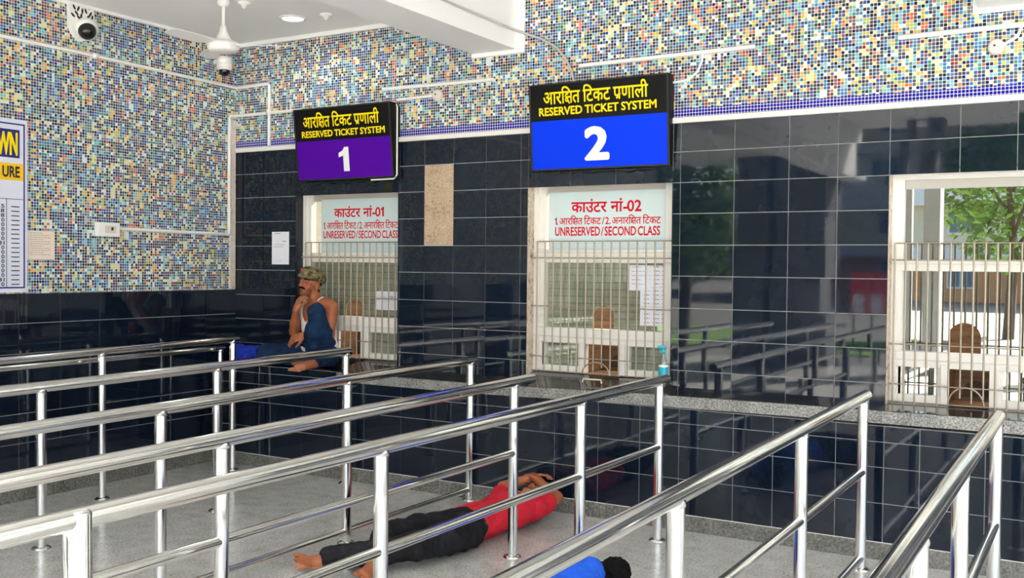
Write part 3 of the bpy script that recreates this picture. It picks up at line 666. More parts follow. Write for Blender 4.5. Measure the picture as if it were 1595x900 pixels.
# ------------------------------------------------------------------ yard in front of the hall (seen mirrored in the tiles and the glass)
b = MB(); b.box(-90, 90, -120, -12, -.4, -.15); b.box(-3, 17, -12.6, -12, -.15, -.02); struct(b.build('ground', ['yard paving']))
b = MB(); b.box(14, 90, -12, 30, -.4, -.15); struct(b.build('ground_side', ['yard paving']))
b = MB(); b.box(-5.6, 2.3, -22, -15.6, -.15, -.11); o = b.build('lawn', 'lawn'); tag(o, 'green lawn in the yard in front of the hall', 'grass', kind='stuff')
def block(x0, x1, y, h, label, cols):
    root = empty('apartment_building', ((x0+x1)/2, y, 0)); tag(root, label, 'building')
    nf = int(h/3.2)
    for k in range(nf):
        z = k*3.2-.15; b = MB(); b.box(x0, x1, y-12, y, z, z+2.5); b.build('storey', cols[k % len(cols)], root)
        b = MB(); b.bbox(x0-.2, x1+.2, y-12, y+.9, z+2.5, z+3.2); b.build('balcony_band', 'facade white', root)
        n = int((x1-x0)/3.4)
        for j in range(n):
            x = x0+1.2+j*(x1-x0-2.4)/max(n-1, 1)
            b = MB(); b.bbox(x-.75, x+.75, y, y+.06, z+.8, z+2.3); w = b.build('window', 'facade white', root)
            b = MB(); b.box(x-.65, x-.05, y+.06, y+.08, z+.9, z+2.2); b.box(x+.05, x+.65, y+.06, y+.08, z+.9, z+2.2); b.build('pane', 'window blue', w)
block(-14, 12, -58, 13.5, 'cream and orange apartment block across the yard', ['facade orange', 'facade cream', 'facade white', 'facade cream'])
def tree(x, y, h, r, label, m, seed, n=2600):
    rnd = random.Random(seed); root = empty('tree', (x, y, -.15)); tag(root, label, 'tree', 'trees in the yard')
    b = MB(); b.tube([(x, y, -.15), (x+.1, y, h*.35), (x-.1, y+.1, h*.7)], [.16, .12, .05], 10)
    for k in range(6):
        a = k*1.05; b.tube([(x+.05, y, h*(.35+.05*k)), (x+r*.6*math.cos(a), y+r*.6*math.sin(a), h*(.55+.06*k))], [.06, .02], 6)
    b.build('trunk', 'bark', root)
    b = MB()
    for k in range(n):
        while True:
            p = Vector((rnd.uniform(-1, 1), rnd.uniform(-1, 1), rnd.uniform(-1, 1)))
            if .35 < p.length < 1 and noise.noise(p*2.3+Vector((seed, 0, 0))) > -.22: break
        c = Vector((x+p.x*r, y+p.y*r, h*.62+p.z*h*.38)); d = Vector((rnd.gauss(0, 1), rnd.gauss(0, 1), rnd.gauss(-.3, .6))).normalized(); e = d.orthogonal().normalized(); q = (.10+.07*rnd.random())*min(1.5, .6+r*.25)
        b.add([c-d*q, c-e*q*.42+Vector((0, 0, .02)), c+d*q, c+e*q*.42+Vector((0, 0, .02))], [(0, 1, 2, 3)], 0 if rnd.random() < .6 else 1)
    b.build('foliage', ['leaf', m], root)
tree(-1.15, -13.8, 5.4, 1.15, 'leafy tree close to the left end of the hall front', 'leaf light', 3)
tree(-7.0, -27, 4.1, 3.0, 'round bright green tree beyond the lawn', 'leaf light', 4)
tree(4.3, -24, 6.5, 1.9, 'bright young tree before the apartment block', 'leaf light', 5)
tree(-14, -34, 8, 4.2, 'broad dark tree at the far left of the yard', 'leaf', 6)
for k, (x, lab) in enumerate(((2.62, 'left one'), (2.95, 'middle one'), (3.28, 'right one'))):
    root = empty('notice_board', (x, -13.2, 0)); tag(root, 'red framed white board standing in the yard, the '+lab, 'board', 'red boards in the yard')
    b = MB(); b.bbox(x-.15, x+.15, -13.25, -13.2, .95, 1.62); b.build('frame', 'sign red', root)
    b = MB(); b.bbox(x-.10, x+.10, -13.2, -13.185, 1.0, 1.35); b.build('face', 'white board', root)
    b = MB(); b.tube([(x, -13.22, -.15), (x, -13.22, .96)], .02, 8); b.build('post', 'dark rubber', root)

# ------------------------------------------------------------------ queue railings
def railing(label, A, B, near, posts, mids, rt=.031, rp=.030, rm=.022, over=0., thick=None, cap=True):
    """A, B: two points of the top edge of the rail; the rail runs from y=near to B plus an overhang"""
    A, B = Vector(A), Vector(B); d = (B-A)/(B.y-A.y)
    P = lambda y: A+d*(y-A.y)
    root = empty('queue_railing', (P(B.y).x, B.y, 0)); tag(root, label, 'railing', 'stainless steel queue railings')
    dz = Vector((0, 0, -rt)); e = P(B.y+over)+dz; s = P(near)+dz
    b = MB(); b.tube([s, e], rt, 28); 
    dd = (e-s).normalized(); b.lathe(e, [(rt, 0), (rt*.9, .006), (rt*.5, .010), (0, .011)], dd, 28); b.build('top_rail', 'stainless steel', root)
    for k, y in enumerate(posts):
        p = P(y); r = rp if thick != k else .040
        b = MB(); top = p.z-rt if thick != k else p.z-.004
        if thick == k: b.lathe((p.x, y, 0), [(r, 0), (r, top-.012), (r*.8, top-.002), (0, top)], (0, 0, 1), 32)
        else: b.tube([(p.x, y, 0), (p.x, y, top)], r, 28, cap=False)
        po = b.build('post', 'stainless steel', root)
        if thick == k: po['label'] = 'thicker steel post'
        else:
            b = MB(); b.lathe((p.x, y, top), [(r+.001, -.035), (r+.003, -.028), (r+.002, -.012)], (0, 0, 1), 28); b.build('weld_collar', 'stainless steel', po)
        b = MB(); b.lathe((p.x, y, 0), [(r, .016), (r+.012, .013), (r+.024, .005), (r+.026, 0)], (0, 0, 1), 32); b.build('base_flange', 'stainless steel', po)
    for z, ya, yb in mids:
        a, c = P(ya), P(yb); b = MB(); b.tube([(a.x, ya, z), (c.x, yb, z)], rm, 22); b.build('mid_rail', 'stainless steel', root)
    return root
N0 = -6.0
railing('back left rail nearest the left wall, thin', (.30, -2.42, 1.02), (.30, -.44, 1.035), -7.5, [-.46, -3.2, -5.8], [], .021, .021, .016, .02)
railing('second rail from the left wall, ending beside the blue bundle', (.43, -2.5, 1.092), (.43, -.41, 1.121), -7.5, [-1.72, -.445, -3.3, -4.9], [(.565, -7, -.445), (.25, -7, -.445)], .026, .028, .017, .022)
railing('rail ending in front of the seated man', (1.225, -2.75, 1.007), (1.56, -.31, 1.075), -7.5, [-2.75, -1.52, -.335, -4.3], [], .033, .031, .02, .02)
railing('rail ending before the plain tiles between signs 1 and 2', (2.69, -3.95, 1.028), (2.69, -.24, 1.063), -7.5, [-3.10, -1.672, -.275, -4.7], [(.075, -7, -.30)], .031, .030, .022, .02)
railing('rail with a free end just left of the second window', (3.71, -3.68, 1.058), (3.71, -1.153, 1.075), -7.5, [-3.66, -1.37, -5.2], [(.62, -7, -1.37)], .031, .029, .023, 0)
railing('rail with the thick post, ending at the second window', (4.265, -4.7, 1.04), (4.30, -.45, 1.046), -7.2, [-4.72, -3.36, -1.64, -.56, -6.3], [(.595, -4.70, -.56)], .032, .030, .022, .0, thick=0)
railing('long rail ending left of the third window', (5.53, -4.54, 1.005), (5.53, -.42, 1.030), -5.6, [-3.40, -1.835, -.50, -5.0], [(.565, -5.5, -.50), (.065, -5.5, -.50)], .033, .031, .023, .0)
railing('rightmost rail, nearest the camera, ending at the third window', (6.285, -4.1, 1.0), (6.265, -.86, 1.022), -5.6, [-3.42, -2.40, -.955, -4.7], [(.46, -5.5, -.955)], .034, .032, .024, .0)

# ------------------------------------------------------------------ people: smooth implicit bodies turned into one surface
def V3(*a): return np.array(a, float)
class Body:
    def __init__(s, h): s.h = h; s.p = []
    def cone(s, a, b, ra, rb, k=.02, op='+'): s.p.append(('c', np.array(a, float), np.array(b, float), ra, rb, k, op)); return s
    def ell(s, c, r, R=None, k=.02, op='+'): s.p.append(('e', np.array(c, float), np.array(r, float), np.eye(3) if R is None else R, None, k, op)); return s
    def chain(s, pts, rs, k=.02):
        for i in range(len(pts)-1): s.cone(pts[i], pts[i+1], rs[i], rs[i+1], k)
        return s
    def plane(s, p, n, k=.004): s.p.append(('p', np.array(p, float), np.array(n, float)/np.linalg.norm(n), None, None, k, '^')); return s
    def field(s):
        h = s.h; lo = np.full(3, 1e9); hi = -lo
        for q in s.p:
            if q[-1] != '+': continue
            if q[0] == 'c':
                r = max(q[3], q[4]); lo = np.minimum(lo, np.minimum(q[1], q[2])-r); hi = np.maximum(hi, np.maximum(q[1], q[2])+r)
            else:
                r = q[2].max(); lo = np.minimum(lo, q[1]-r); hi = np.maximum(hi, q[1]+r)
        lo -= 4*h; hi += 4*h; n = np.ceil((hi-lo)/h).astype(int)+1
        A = np.full(n, .2, np.float32); ax = [lo[i]+h*np.arange(n[i]) for i in range(3)]
        for q in s.p:
            k = q[5]; pad = k+4*h
            if q[0] == 'c': r = max(q[3], q[4]); l, u = np.minimum(q[1], q[2])-r-pad, np.maximum(q[1], q[2])+r+pad
            elif q[0] == 'e': r = q[2].max(); l, u = q[1]-r-pad, q[1]+r+pad
            else: l, u = lo, hi
            i0 = np.clip(np.floor((l-lo)/h).astype(int), 0, n-1); i1 = np.clip(np.ceil((u-lo)/h).astype(int)+1, 1, n)
            if (i1 <= i0).any(): continue
            sl = tuple(slice(a, b) for a, b in zip(i0, i1))
            X, Y, Z = np.meshgrid(*[ax[i][sl[i]] for i in range(3)], indexing='ij'); P = np.stack([X, Y, Z], -1)
            if q[0] == 'c':
                ab = q[2]-q[1]; L = max(ab@ab, 1e-9); t = np.clip(((P-q[1])@ab)/L, 0, 1)
                d = np.linalg.norm(P-q[1]-t[..., None]*ab, axis=-1)-(q[3]+(q[4]-q[3])*t)
            elif q[0] == 'e':
                e = (P-q[1])@q[3].T; k0 = np.linalg.norm(e/q[2], axis=-1); k1 = np.linalg.norm(e/q[2]**2, axis=-1)+1e-9; d = k0*(k0-1)/k1
                d = np.where(k0 < .05, -q[2].min(), d)
            else: d = (P-q[1])@q[2]
            o = A[sl]; d = d.astype(np.float32)
            if q[-1] == '+':
                hh = np.maximum(k-np.abs(o-d), 0)/max(k, 1e-6); A[sl] = np.minimum(o, d)-hh*hh*k*.25
            elif q[-1] == '-':
                d = -d; hh = np.maximum(k-np.abs(o-d), 0)/max(k, 1e-6); A[sl] = np.maximum(o, d)+hh*hh*k*.25
            else: A[sl] = np.maximum(o, d)
        return A, lo
    def mesh(s, name, mats, parent=None, mfun=None, wrinkle=None, smooth=2):
        A, lo = s.field(); h = s.h; ins = A < 0
        nx, ny, nz = A.shape; c = np.zeros((nx-1, ny-1, nz-1), np.int8)
        for dx in (0, 1):
            for dy in (0, 1):
                for dz in (0, 1): c += ins[dx:nx-1+dx, dy:ny-1+dy, dz:nz-1+dz]
        act = (c > 0) & (c < 8); idx = -np.ones(act.shape, np.int64); I = np.argwhere(act); idx[act] = np.arange(len(I))
        acc = np.zeros((len(I), 3)); cnt = np.zeros(len(I))
        for ax_ in range(3):
            o = [a for a in range(3) if a != ax_]
            for p in (0, 1):
                for q in (0, 1):
                    a = I.copy(); a[:, o[0]] += p; a[:, o[1]] += q; b2 = a.copy(); b2[:, ax_] += 1
                    va = A[a[:, 0], a[:, 1], a[:, 2]]; vb = A[b2[:, 0], b2[:, 1], b2[:, 2]]; m = (va < 0) != (vb < 0)
                    t = np.zeros(len(I)); t[m] = va[m]/(va[m]-vb[m]); pt = a.astype(float); pt[:, ax_] += t
                    acc[m] += pt[m]; cnt[m] += 1
        Vt = acc/np.maximum(cnt, 1)[:, None]; F = []
        for ax_ in range(3):
            o = [a for a in range(3) if a != ax_]; sl0 = [slice(1, -1)]*3; sl0[ax_] = slice(0, -1); sl1 = [slice(1, -1)]*3; sl1[ax_] = slice(1, None)
            a0 = ins[tuple(sl0)]; a1 = ins[tuple(sl1)]; E_ = np.argwhere(a0 != a1)
            if not len(E_): continue
            E_ = E_+np.array([0 if i == ax_ else 1 for i in range(3)]); fl = ins[E_[:, 0], E_[:, 1], E_[:, 2]]
            def cell(p, q):
                g = E_.copy(); g[:, o[0]] -= p; g[:, o[1]] -= q; return idx[g[:, 0], g[:, 1], g[:, 2]]
            Q = np.stack([cell(1, 1), cell(0, 1), cell(0, 0), cell(1, 0)], 1)
            if ax_ == 1: fl = ~fl
            Q[~fl] = Q[~fl][:, ::-1]; F.append(Q)
        F = np.concatenate(F); F = F[(F >= 0).all(1)]
        for _ in range(smooth):   # relax
            S = np.zeros_like(Vt); N = np.zeros(len(Vt))
            for k in range(4):
                a, b2 = F[:, k], F[:, (k+1) % 4]
                np.add.at(S, a, Vt[b2]); np.add.at(N, a, 1); np.add.at(S, b2, Vt[a]); np.add.at(N, b2, 1)
            Vt = .5*Vt+.5*S/np.maximum(N, 1)[:, None]
        Vt = Vt*h+lo
        me = bpy.data.meshes.new(name); me.from_pydata(Vt.tolist(), [], F.tolist()); me.update()
        if wrinkle:
            nn = np.zeros(len(Vt)*3); me.vertex_normals.foreach_get('vector', nn); nn = nn.reshape(-1, 3); amp, sc, st = wrinkle
            d = np.array([noise.noise(Vector((p[0]*sc*st[0], p[1]*sc*st[1], p[2]*sc*st[2])))+.5*noise.noise(Vector((p[0]*sc*2.3*st[0]+9, p[1]*sc*2.3*st[1], p[2]*sc*2.3*st[2]))) for p in Vt])
            Vt = Vt+nn*(amp*d)[:, None]; me.vertices.foreach_set('co', Vt.ravel()); me.update()
        for m in mats: me.materials.append(MAT[m])
        me.polygons.foreach_set('use_smooth', [True]*len(F))
        if mfun is not None:
            C = Vt[F].mean(1); me.polygons.foreach_set('material_index', np.asarray(mfun(C), int))
        me.update(); o = bpy.data.objects.new(name, me); COL.objects.link(o)
        if parent is not None: o.parent = parent; o.matrix_parent_inverse = Matrix.Translation(-Vector(parent.location))
        return o
def basis(fwd, upv):
    f = np.array(fwd, float); f /= np.linalg.norm(f); r = np.cross(f, upv); r /= np.linalg.norm(r); u = np.cross(r, f); return r, f, u
def head(B, c, bs, s=1.):
    """head with a face; c at eye level in the middle of the skull, bs = right, forward, up"""
    r, f, u = bs; L = lambda x, y, z: np.array(c)+s*(r*x+f*y+u*z); R = np.stack([r, f, u])
    E = lambda p, rad, k=.02, op='+': B.ell(L(*p), np.array(rad)*s, R, k*s, op)
    E((0, -.015, .038), (.074, .093, .082)); E((0, .018, -.03), (.060, .070, .084), .03); E((0, .035, -.085), (.043, .046, .034), .03); E((0, .066, -.098), (.019, .018, .017), .02)
    for q in (-1, 1):
        E((q*.044, .052, -.030), (.022, .024, .020), .022); E((q*.032, .094, .001), (.017, .015, .011), .010, '-'); E((q*.032, .083, .002), (.0135, .0125, .0125), .004)
        E((q*.076, -.012, -.012), (.009, .022, .033), .008)
        B.cone(L(q*.014, .090, .020), L(q*.044, .076, .020), .009*s, .007*s, .01*s)
        E((q*.013, .099, -.035), (.009, .010, .008), .008)
        E((q*.0, .0, -.2), (.001, .001, .001), .001)
    B.cone(L(0, .090, .012), L(0, .110, -.030), .008*s, .0125*s, .012*s)
    B.cone(L(-.019, .083, -.062), L(0, .091, -.060), .006*s, .0075*s, .006*s); B.cone(L(0, .091, -.060), L(.019, .083, -.062), .0075*s, .006*s, .006*s)
    B.cone(L(-.015, .083, -.073), L(.015, .083, -.073), .0075*s, .0075*s, .006*s)
    return L
def face_zone(c, bs, s=1.):
    """returns fn(points) -> local coordinates"""
    r, f, u = bs
    return lambda P: np.stack([(P-np.array(c))@r, (P-np.array(c))@f, (P-np.array(c))@u], -1)/s
def hand(B, w, d, n, size=1., curl=(.5, .6, .7, .8), thumb=1, spread=.0, kk=.004):
    """w: wrist, d: towards the knuckles, n: out of the back of the hand; thumb +1/-1 picks its side"""
    d = np.array(d, float); d /= np.linalg.norm(d); n = np.array(n, float); n -= d*(n@d); n /= np.linalg.norm(n); s = np.cross(d, n)*thumb
    w = np.array(w, float); S = size
    B.cone(w, w+d*.03*S, .026*S, .030*S, .02)
    for k in range(4):
        o = (.030-.020*k)*S; kn = w+d*(.088-.004*abs(k-1))*S+s*o
        B.cone(w+d*.02*S+s*o*.6, kn, .0165*S, .0115*S, .012)
    Ls = [(.040, .025, .020), (.045, .028, .021), (.041, .026, .020), (.032, .020, .018)]
    for k in range(4):
        o = (.030-.020*k)*S; p = w+d*(.088-.004*abs(k-1))*S+s*o; ang = 0.; dr = d+s*(spread*(1.5-k)); dr /= np.linalg.norm(dr); R0 = (.0098, .0088, .0080, .0070)
        for j in range(3):
            ang += curl[k]*(.8 if j == 0 else 1.); v = dr*math.cos(ang)-n*math.sin(ang); q = p+v*Ls[k][j]*S; B.cone(p, q, R0[j]*S, R0[j+1]*S, kk); p = q
    p = w+d*.022*S+s*.022*S-n*.006*S
    for L, a, b in ((.038, .014, .0115), (.030, .011, .0095), (.024, .0095, .008)):
        v = d*.75+s*(.62 if L > .03 else .25)-n*(.25 if L > .03 else .45); v /= np.linalg.norm(v); q = p+v*L*S; B.cone(p, q, a*S, b*S, kk+.004); p = q
def foot(B, heel, ball, n, size=1., side=1, k=.02):
    """heel and ball points on the sole axis; n: towards the top of the foot; side +1: big toe on the cross(d, n) side"""
    heel, ball = np.array(heel, float), np.array(ball, float); d = ball-heel; L = np.linalg.norm(d); d /= L; n = np.array(n, float); n -= d*(n@d); n /= np.linalg.norm(n); s = np.cross(d, n)*side
    B.cone(heel+n*.03, heel+d*.05+n*.04, .030, .034, k); B.cone(heel+d*.05+n*.045, ball+s*.012+n*.018, .034, .022, .03); B.cone(heel+d*.03+n*.022, ball-s*.024+n*.012, .026, .017, .03); B.cone(ball+s*.018+n*.015, ball-s*.024+n*.011, .019, .015, .02)
    for j, (o, l, r) in enumerate(((.026, .050, .0125), (.008, .050, .0088), (-.006, .045, .0082), (-.019, .039, .0078), (-.031, .032, .0075))):
        a = ball+s*o*.98*size+n*.013; q = a+d*l*size+s*(o*.30)-n*.004; B.cone(a, (a+q)/2+n*.005, r*.98, r*.86, .004); B.cone((a+q)/2+n*.005, q, r*.86, r*.97, .001)

# ---- the man sitting on the ledge
root = empty('person', (1.1, -.06, .875)); tag(root, 'man in white vest, blue jeans and camouflage cap sitting on the ledge, chin in hand', 'person')
pel = V3(1.09, -.112, .985); chest = V3(1.075, -.115, 1.26); neck = V3(1.045, -.115, 1.425)
shL, shR = V3(1.23, -.135, 1.372), V3(.925, -.075, 1.365); elR, wrR = V3(.885, -.20, 1.165), V3(.985, -.285, 1.345)
elL, wrL = V3(1.242, -.165, 1.155), V3(1.07, -.275, 1.145)
hpL, knL, anL = V3(1.155, -.105, .975), V3(1.238, -.325, 1.35), V3(1.105, -.195, .965)
hpR, knR, anR = V3(1.03, -.045, .965), V3(.53, -.165, .965), V3(.915, -.20, .925)
hc = V3(1.008, -.135, 1.565); hb = basis((-.08, -.97, .20), (0.10, 0, 1))
B = Body(.0034)
B.ell(pel, (.165, .115, .11)); B.ell((pel+chest)/2+V3(0, .0, -.02), (.145, .10, .15), k=.05); B.ell(chest, (.158, .105, .155), k=.05); B.ell(chest+V3(0, -.01, .08), (.16, .085, .08), k=.05)
B.cone(shR+V3(.06, 0, .03), shL+V3(-.06, 0, .03), .05, .05, .05); B.cone(neck-V3(0, 0, .04), hc+V3(.012, .02, -.07), .058, .052, .03)
B.cone(neck+V3(-.05, .01, -.03), shR, .045, .052, .04); B.cone(neck+V3(.05, 0, -.03), shL, .045, .054, .04)
B.chain([shR, (shR+elR)/2, elR], [.052, .046, .037], .02); B.chain([elR, elR*.6+wrR*.4, wrR], [.038, .039, .026], .02)
B.chain([shL, (shL+elL)/2, elL], [.054, .048, .038], .02); B.chain([elL, elL*.6+wrL*.4, wrL], [.038, .038, .026], .02)
B.chain([hpL, (hpL+knL)/2, knL, (knL*.6+anL*.4), anL], [.085, .072, .055, .05, .034], .03); B.chain([hpR, (hpR+knR)/2, knR, (knR*.6+anR*.4), anR], [.085, .072, .055, .05, .034], .03)
head(B, hc, hb, 1.0)
hand(B, wrR+(wrR-elR)*.03, V3(.18, .22, .95), V3(-.35, -.85, .2), .98, (.75, .72, .62, .5), 1)
hand(B, wrL, wrL-elL+V3(0, -.04, -.06), V3(.10, -.75, .55), .98, (.45, .5, .55, .6), -1, .05)
foot(B, V3(1.12, -.165, .886), V3(1.052, -.335, .862), V3(.05, -.10, 1), 1.1, 1)
foot(B, V3(.905, -.19, .895), V3(1.02, -.262, .885), V3(-.1, -.5, .8), 1, -1)
fz_ = face_zone(hc, hb)
def mf(P):
    q = fz_(P); m = np.zeros(len(P), int); x, y, z = q.T; inh = (np.abs(x) < .1) & (y > -.11) & (z > -.14) & (z < .15)
    brow = inh & (y > .06) & (np.abs(np.abs(x)-.030) < .018) & (z > .0175) & (z < .0285); m[brow] = 1
    m[inh & (y > .022) & (z < -.048-.2*np.maximum(y-.03, 0)) & (z > -.118)] = 6
    m[inh & (y > .06) & (np.abs(x) < .021) & (z < -.056) & (z > -.081)] = 2
    m[inh & (z > .045) & (y < .085)] = 1; m[inh & (y < -.035) & (z > -.055) & (np.abs(x) < .085)] = 1
    eye = inh & (y > .068) & (((np.abs(x)-.032)/.0105)**2+((z-.002)/.0045)**2 < 1); m[eye] = 3
    m[eye & (((np.abs(x)-.033+.002*np.sign(x)))**2+(z-.002)**2 < .0052**2)] = 4
    m[(P[:, 2] < .915) & (P[:, 1] < -.30)] = 5
    return m
body = B.mesh('body', ['skin', 'black hair', 'lips', 'eye white', 'iris', 'pale sole', 'stubbled skin'], root, mf)
r_, f_, u_ = hb; L = lambda x, y, z: hc+r_*x+f_*y+u_*z; RH = np.stack(hb)
b2 = Body(.0028); b2.cone(L(-.033, .084, -.056), L(-.004, .101, -.047), .006, .0085, .004); b2.cone(L(.033, .084, -.056), L(.004, .101, -.047), .006, .0085, .004); b2.mesh('moustache', ['black hair'], root, wrinkle=(.0015, 180, (1, 1, 1)), smooth=1)
C = Body(.0045); C.ell(L(0, -.018, .060), (.088, .108, .078), RH); C.ell(L(0, -.02, .050), (.091, .108, .040), RH, .02); C.ell(L(0, .05, .085), (.075, .065, .05), RH, .03)
C.ell(L(0, -.015, -.02), (.105, .125, .058), RH, .01, '-'); C.cone(L(-.05, .085, .050), L(.05, .085, .050), .014, .014, .02); C.cone(L(-.035, .112, .038), L(.035, .112, .038), .008, .008, .02)
C.ell(L(0, .095, .044), (.064, .040, .009), RH, .012)
cap = C.mesh('cap', ['camouflage cloth'], root, wrinkle=(.003, 22, (1, 1, 1)))
b2 = Body(.003); b2.ell(L(.012, .108, .098), (.030, .008, .011), RH); b2.mesh('cap_badge', ['sign red'], root)['label'] = 'red patch on the cap'
# vest
T = Body(.0048); T.ell(pel+V3(0, .0, .06), (.170, .118, .10)); T.ell((pel+chest)/2+V3(0, 0, -.02), (.156, .110, .15), k=.05); T.ell(chest, (.168, .115, .16), k=.05); T.ell(chest+V3(0, -.01, .08), (.150, .094, .085), k=.05)
T.cone(neck+V3(-.088, .0, -.02), chest+V3(-.09, -.04, .05), .047, .055, .03); T.cone(neck+V3(.088, -.012, -.016), chest+V3(.09, -.045, .05), .052, .055, .03)
T.ell(neck+V3(-.012, -.06, -.035), (.060, .12, .150), k=.006, op='-'); T.cone(neck+V3(0, .0, -.06), neck+V3(0, 0, .1), .068, .068, .006, '-')
T.ell(shR+V3(-.03, 0, -.03), (.080, .14, .11), k=.006, op='-'); T.ell(shL+V3(.035, 0, -.03), (.080, .14, .11), k=.006, op='-')
T.mesh('vest', ['white cotton'], root, wrinkle=(.006, 14, (1, 1, 1.4)))
# jeans
J = Body(.0048); J.ell(pel+V3(0, 0, -.02), (.182, .122, .095)); J.chain([hpL, (hpL+knL)/2, knL], [.104, .086, .062], .03); J.chain([knL, knL*.55+anL*.45, anL+V3(.006, .0, .045)], [.062, .068, .066], .03); J.cone(knL*.62+anL*.38, anL+V3(-.075, -.03, .13), .05, .05, .06)
J.chain([hpR, (hpR+knR)/2, knR], [.105, .095, .075], .03); J.chain([knR, knR*.5+anR*.5, anR+V3(-.05, .0, .0)], [.075, .07, .06], .03)
J.cone((hpL+knL)/2+V3(-.04, -.03, -.10), anL+V3(.06, .03, .06), .05, .045, .06)
J.plane(V3(0, 0, .8845), (0, 0, -1))
J.mesh('jeans', ['blue denim'], root, wrinkle=(.010, 15, (1, 1, 1.6)))
b2 = Body(.003); 
for k in range(10): 
    t0 = k*.628; R2 = .064; a_ = anL+V3(.008, .0, .030); b2.cone(a_+V3(R2*math.cos(t0), R2*math.sin(t0), .008*math.sin(t0*2)), a_+V3(R2*math.cos(t0+.63), R2*math.sin(t0+.63), .008*math.sin(t0*2+1.2)), .011, .011, .006)
b2.mesh('rolled_hem', ['black denim'], root)
# blue cloth bundle beside him
Cb = Body(.006)
rnd = random.Random(5)
for k in range(9): a = V3(.16+.20*rnd.random(), -.18+.13*rnd.random(), .915+.05*rnd.random()); Cb.ell(a, (.085, .06, .05), k=.03)
Cb.ell((.25, -.12, .93), (.14, .09, .065), k=.03); Cb.plane(V3(0, 0, .873), (0, 0, -1))
o = Cb.mesh('cloth_bundle', ['bright blue cloth'], None, wrinkle=(.020, 16, (1, 1.6, 1))); tag(o, 'crumpled bright blue cloth bundle on the ledge beside the seated man', 'cloth')

# ---- the man in red lying between the rails
root = empty('person', (3.3, -1.2, 0)); tag(root, 'man in red shirt and black jeans lying on the floor, arms over his head', 'person')
pel = V3(3.31, -1.27, .115); wst = V3(3.345, -1.10, .12); chest = V3(3.375, -.88, .135); neck = V3(3.36, -.62, .12)
hc = V3(3.345, -.50, .125); hb = basis((.15, .12, 1), (-.06, 1, 0))
shN, shF = V3(3.50, -.73, .125), V3(3.20, -.70, .125); elN, elF = V3(3.52, -.46, .155), V3(3.13, -.52, .19); wrN, wrF = V3(3.35, -.40, .235), V3(3.26, -.38, .245)
hN, hF = V3(3.40, -1.38, .105), V3(3.235, -1.33, .105); kN, kF = V3(3.36, -1.86, .125), V3(3.01, -1.69, .10); aN, aF = V3(3.01, -2.225, .075), V3(3.255, -2.13, .05)
B = Body(.005)
B.ell(pel, (.165, .12, .10)); B.ell(wst, (.145, .15, .095), k=.05); B.ell(chest, (.165, .19, .105), k=.05); B.cone(shN+V3(-.05, 0, 0), shF+V3(.05, 0, 0), .06, .06, .05); B.cone(neck-V3(0, .06, 0), hc-V3(0, .05, .01), .058, .055, .03)
B.chain([shN, (shN+elN)/2, elN], [.055, .048, .039], .03); B.chain([elN, elN*.6+wrN*.4, wrN], [.04, .04, .027]); B.chain([shF, (shF+elF)/2, elF], [.055, .048, .039], .03); B.chain([elF, elF*.6+wrF*.4, wrF], [.04, .04, .027])
B.chain([hN, (hN+kN)/2, kN, kN*.6+aN*.4, aN], [.085, .075, .056, .052, .036], .03); B.chain([hF, (hF+kF)/2, kF, kF*.6+aF*.4, aF], [.085, .075, .056, .052, .036], .03)
head(B, hc, hb, 1.0); hand(B, wrN, wrN-elN+V3(-.05, .03, 0), V3(.2, .3, 1), .98, (.4, .4, .45, .5), 1); hand(B, wrF, wrF-elF+V3(.04, .02, 0), V3(-.2, .2, 1), .98, (.4, .4, .45, .5), -1)
foot(B, V3(3.265, -2.15, .03), V3(3.315, -2.285, .05), V3(.45, .1, .8), 1, 1); foot(B, V3(2.99, -2.195, .055), V3(2.865, -2.245, .055), V3(.35, -.93, .25), 1.08, 1)
fz2 = face_zone(hc, hb)
def mf2(P):
    q = fz2(P); x, y, z = q.T; m = np.zeros(len(P), int); inh = (np.abs(x) < .1) & (y > -.12) & (z > -.12) & (z < .14) & (P[:, 1] > -.66)
    m[inh & ((z > .05) & (y < .085) | (y < -.02) & (np.abs(x) < .085))] = 1; m[inh & (y > .06) & (np.abs(np.abs(x)-.030) < .018) & (z > .0175) & (z < .0285)] = 1
    m[inh & (y > .022) & (z < -.048-.2*np.maximum(y-.03, 0)) & (z > -.118)] = 6
    m[inh & (y > .06) & (np.abs(x) < .021) & (z < -.056) & (z > -.081)] = 2
    m[(P[:, 1] < -2.24) & (P[:, 2] < .05)] = 3
    return m
B.mesh('body', ['skin', 'black hair', 'lips', 'pale sole'], root, mf2)
T = Body(.005); T.ell(pel+V3(.004, .06, .0), (.168, .14, .107)); T.ell(wst, (.162, .16, .109), k=.05); T.ell(chest, (.180, .20, .119), k=.05); T.cone(shN+V3(-.05, 0, 0), shF+V3(.05, 0, 0), .075, .075, .05)
T.cone(shN, shN*.45+elN*.55, .074, .066, .03); T.cone(shF, shF*.45+elF*.55, .074, .066, .03); T.cone(neck+V3(0, -.0, .0), neck+V3(0, .25, 0), .068, .075, .01, '-')
T.plane(pel+V3(0, -.03, 0), V3(-.22, -1, 0)); T.plane(V3(0, 0, .012), (0, 0, -1)); T.mesh('shirt', ['red cotton'], root, wrinkle=(.010, 13, (1.4, 1, 1)))
J = Body(.005); J.ell(pel+V3(0, -.02, 0), (.172, .13, .106)); J.chain([hN, (hN+kN)/2, kN, kN*.5+aN*.5, aN+V3(.0, .03, .01)], [.102, .095, .076, .074, .066], .03); J.chain([hF, (hF+kF)/2, kF, kF*.5+aF*.5, aF+V3(0, .03, .01)], [.102, .095, .076, .074, .066], .03)
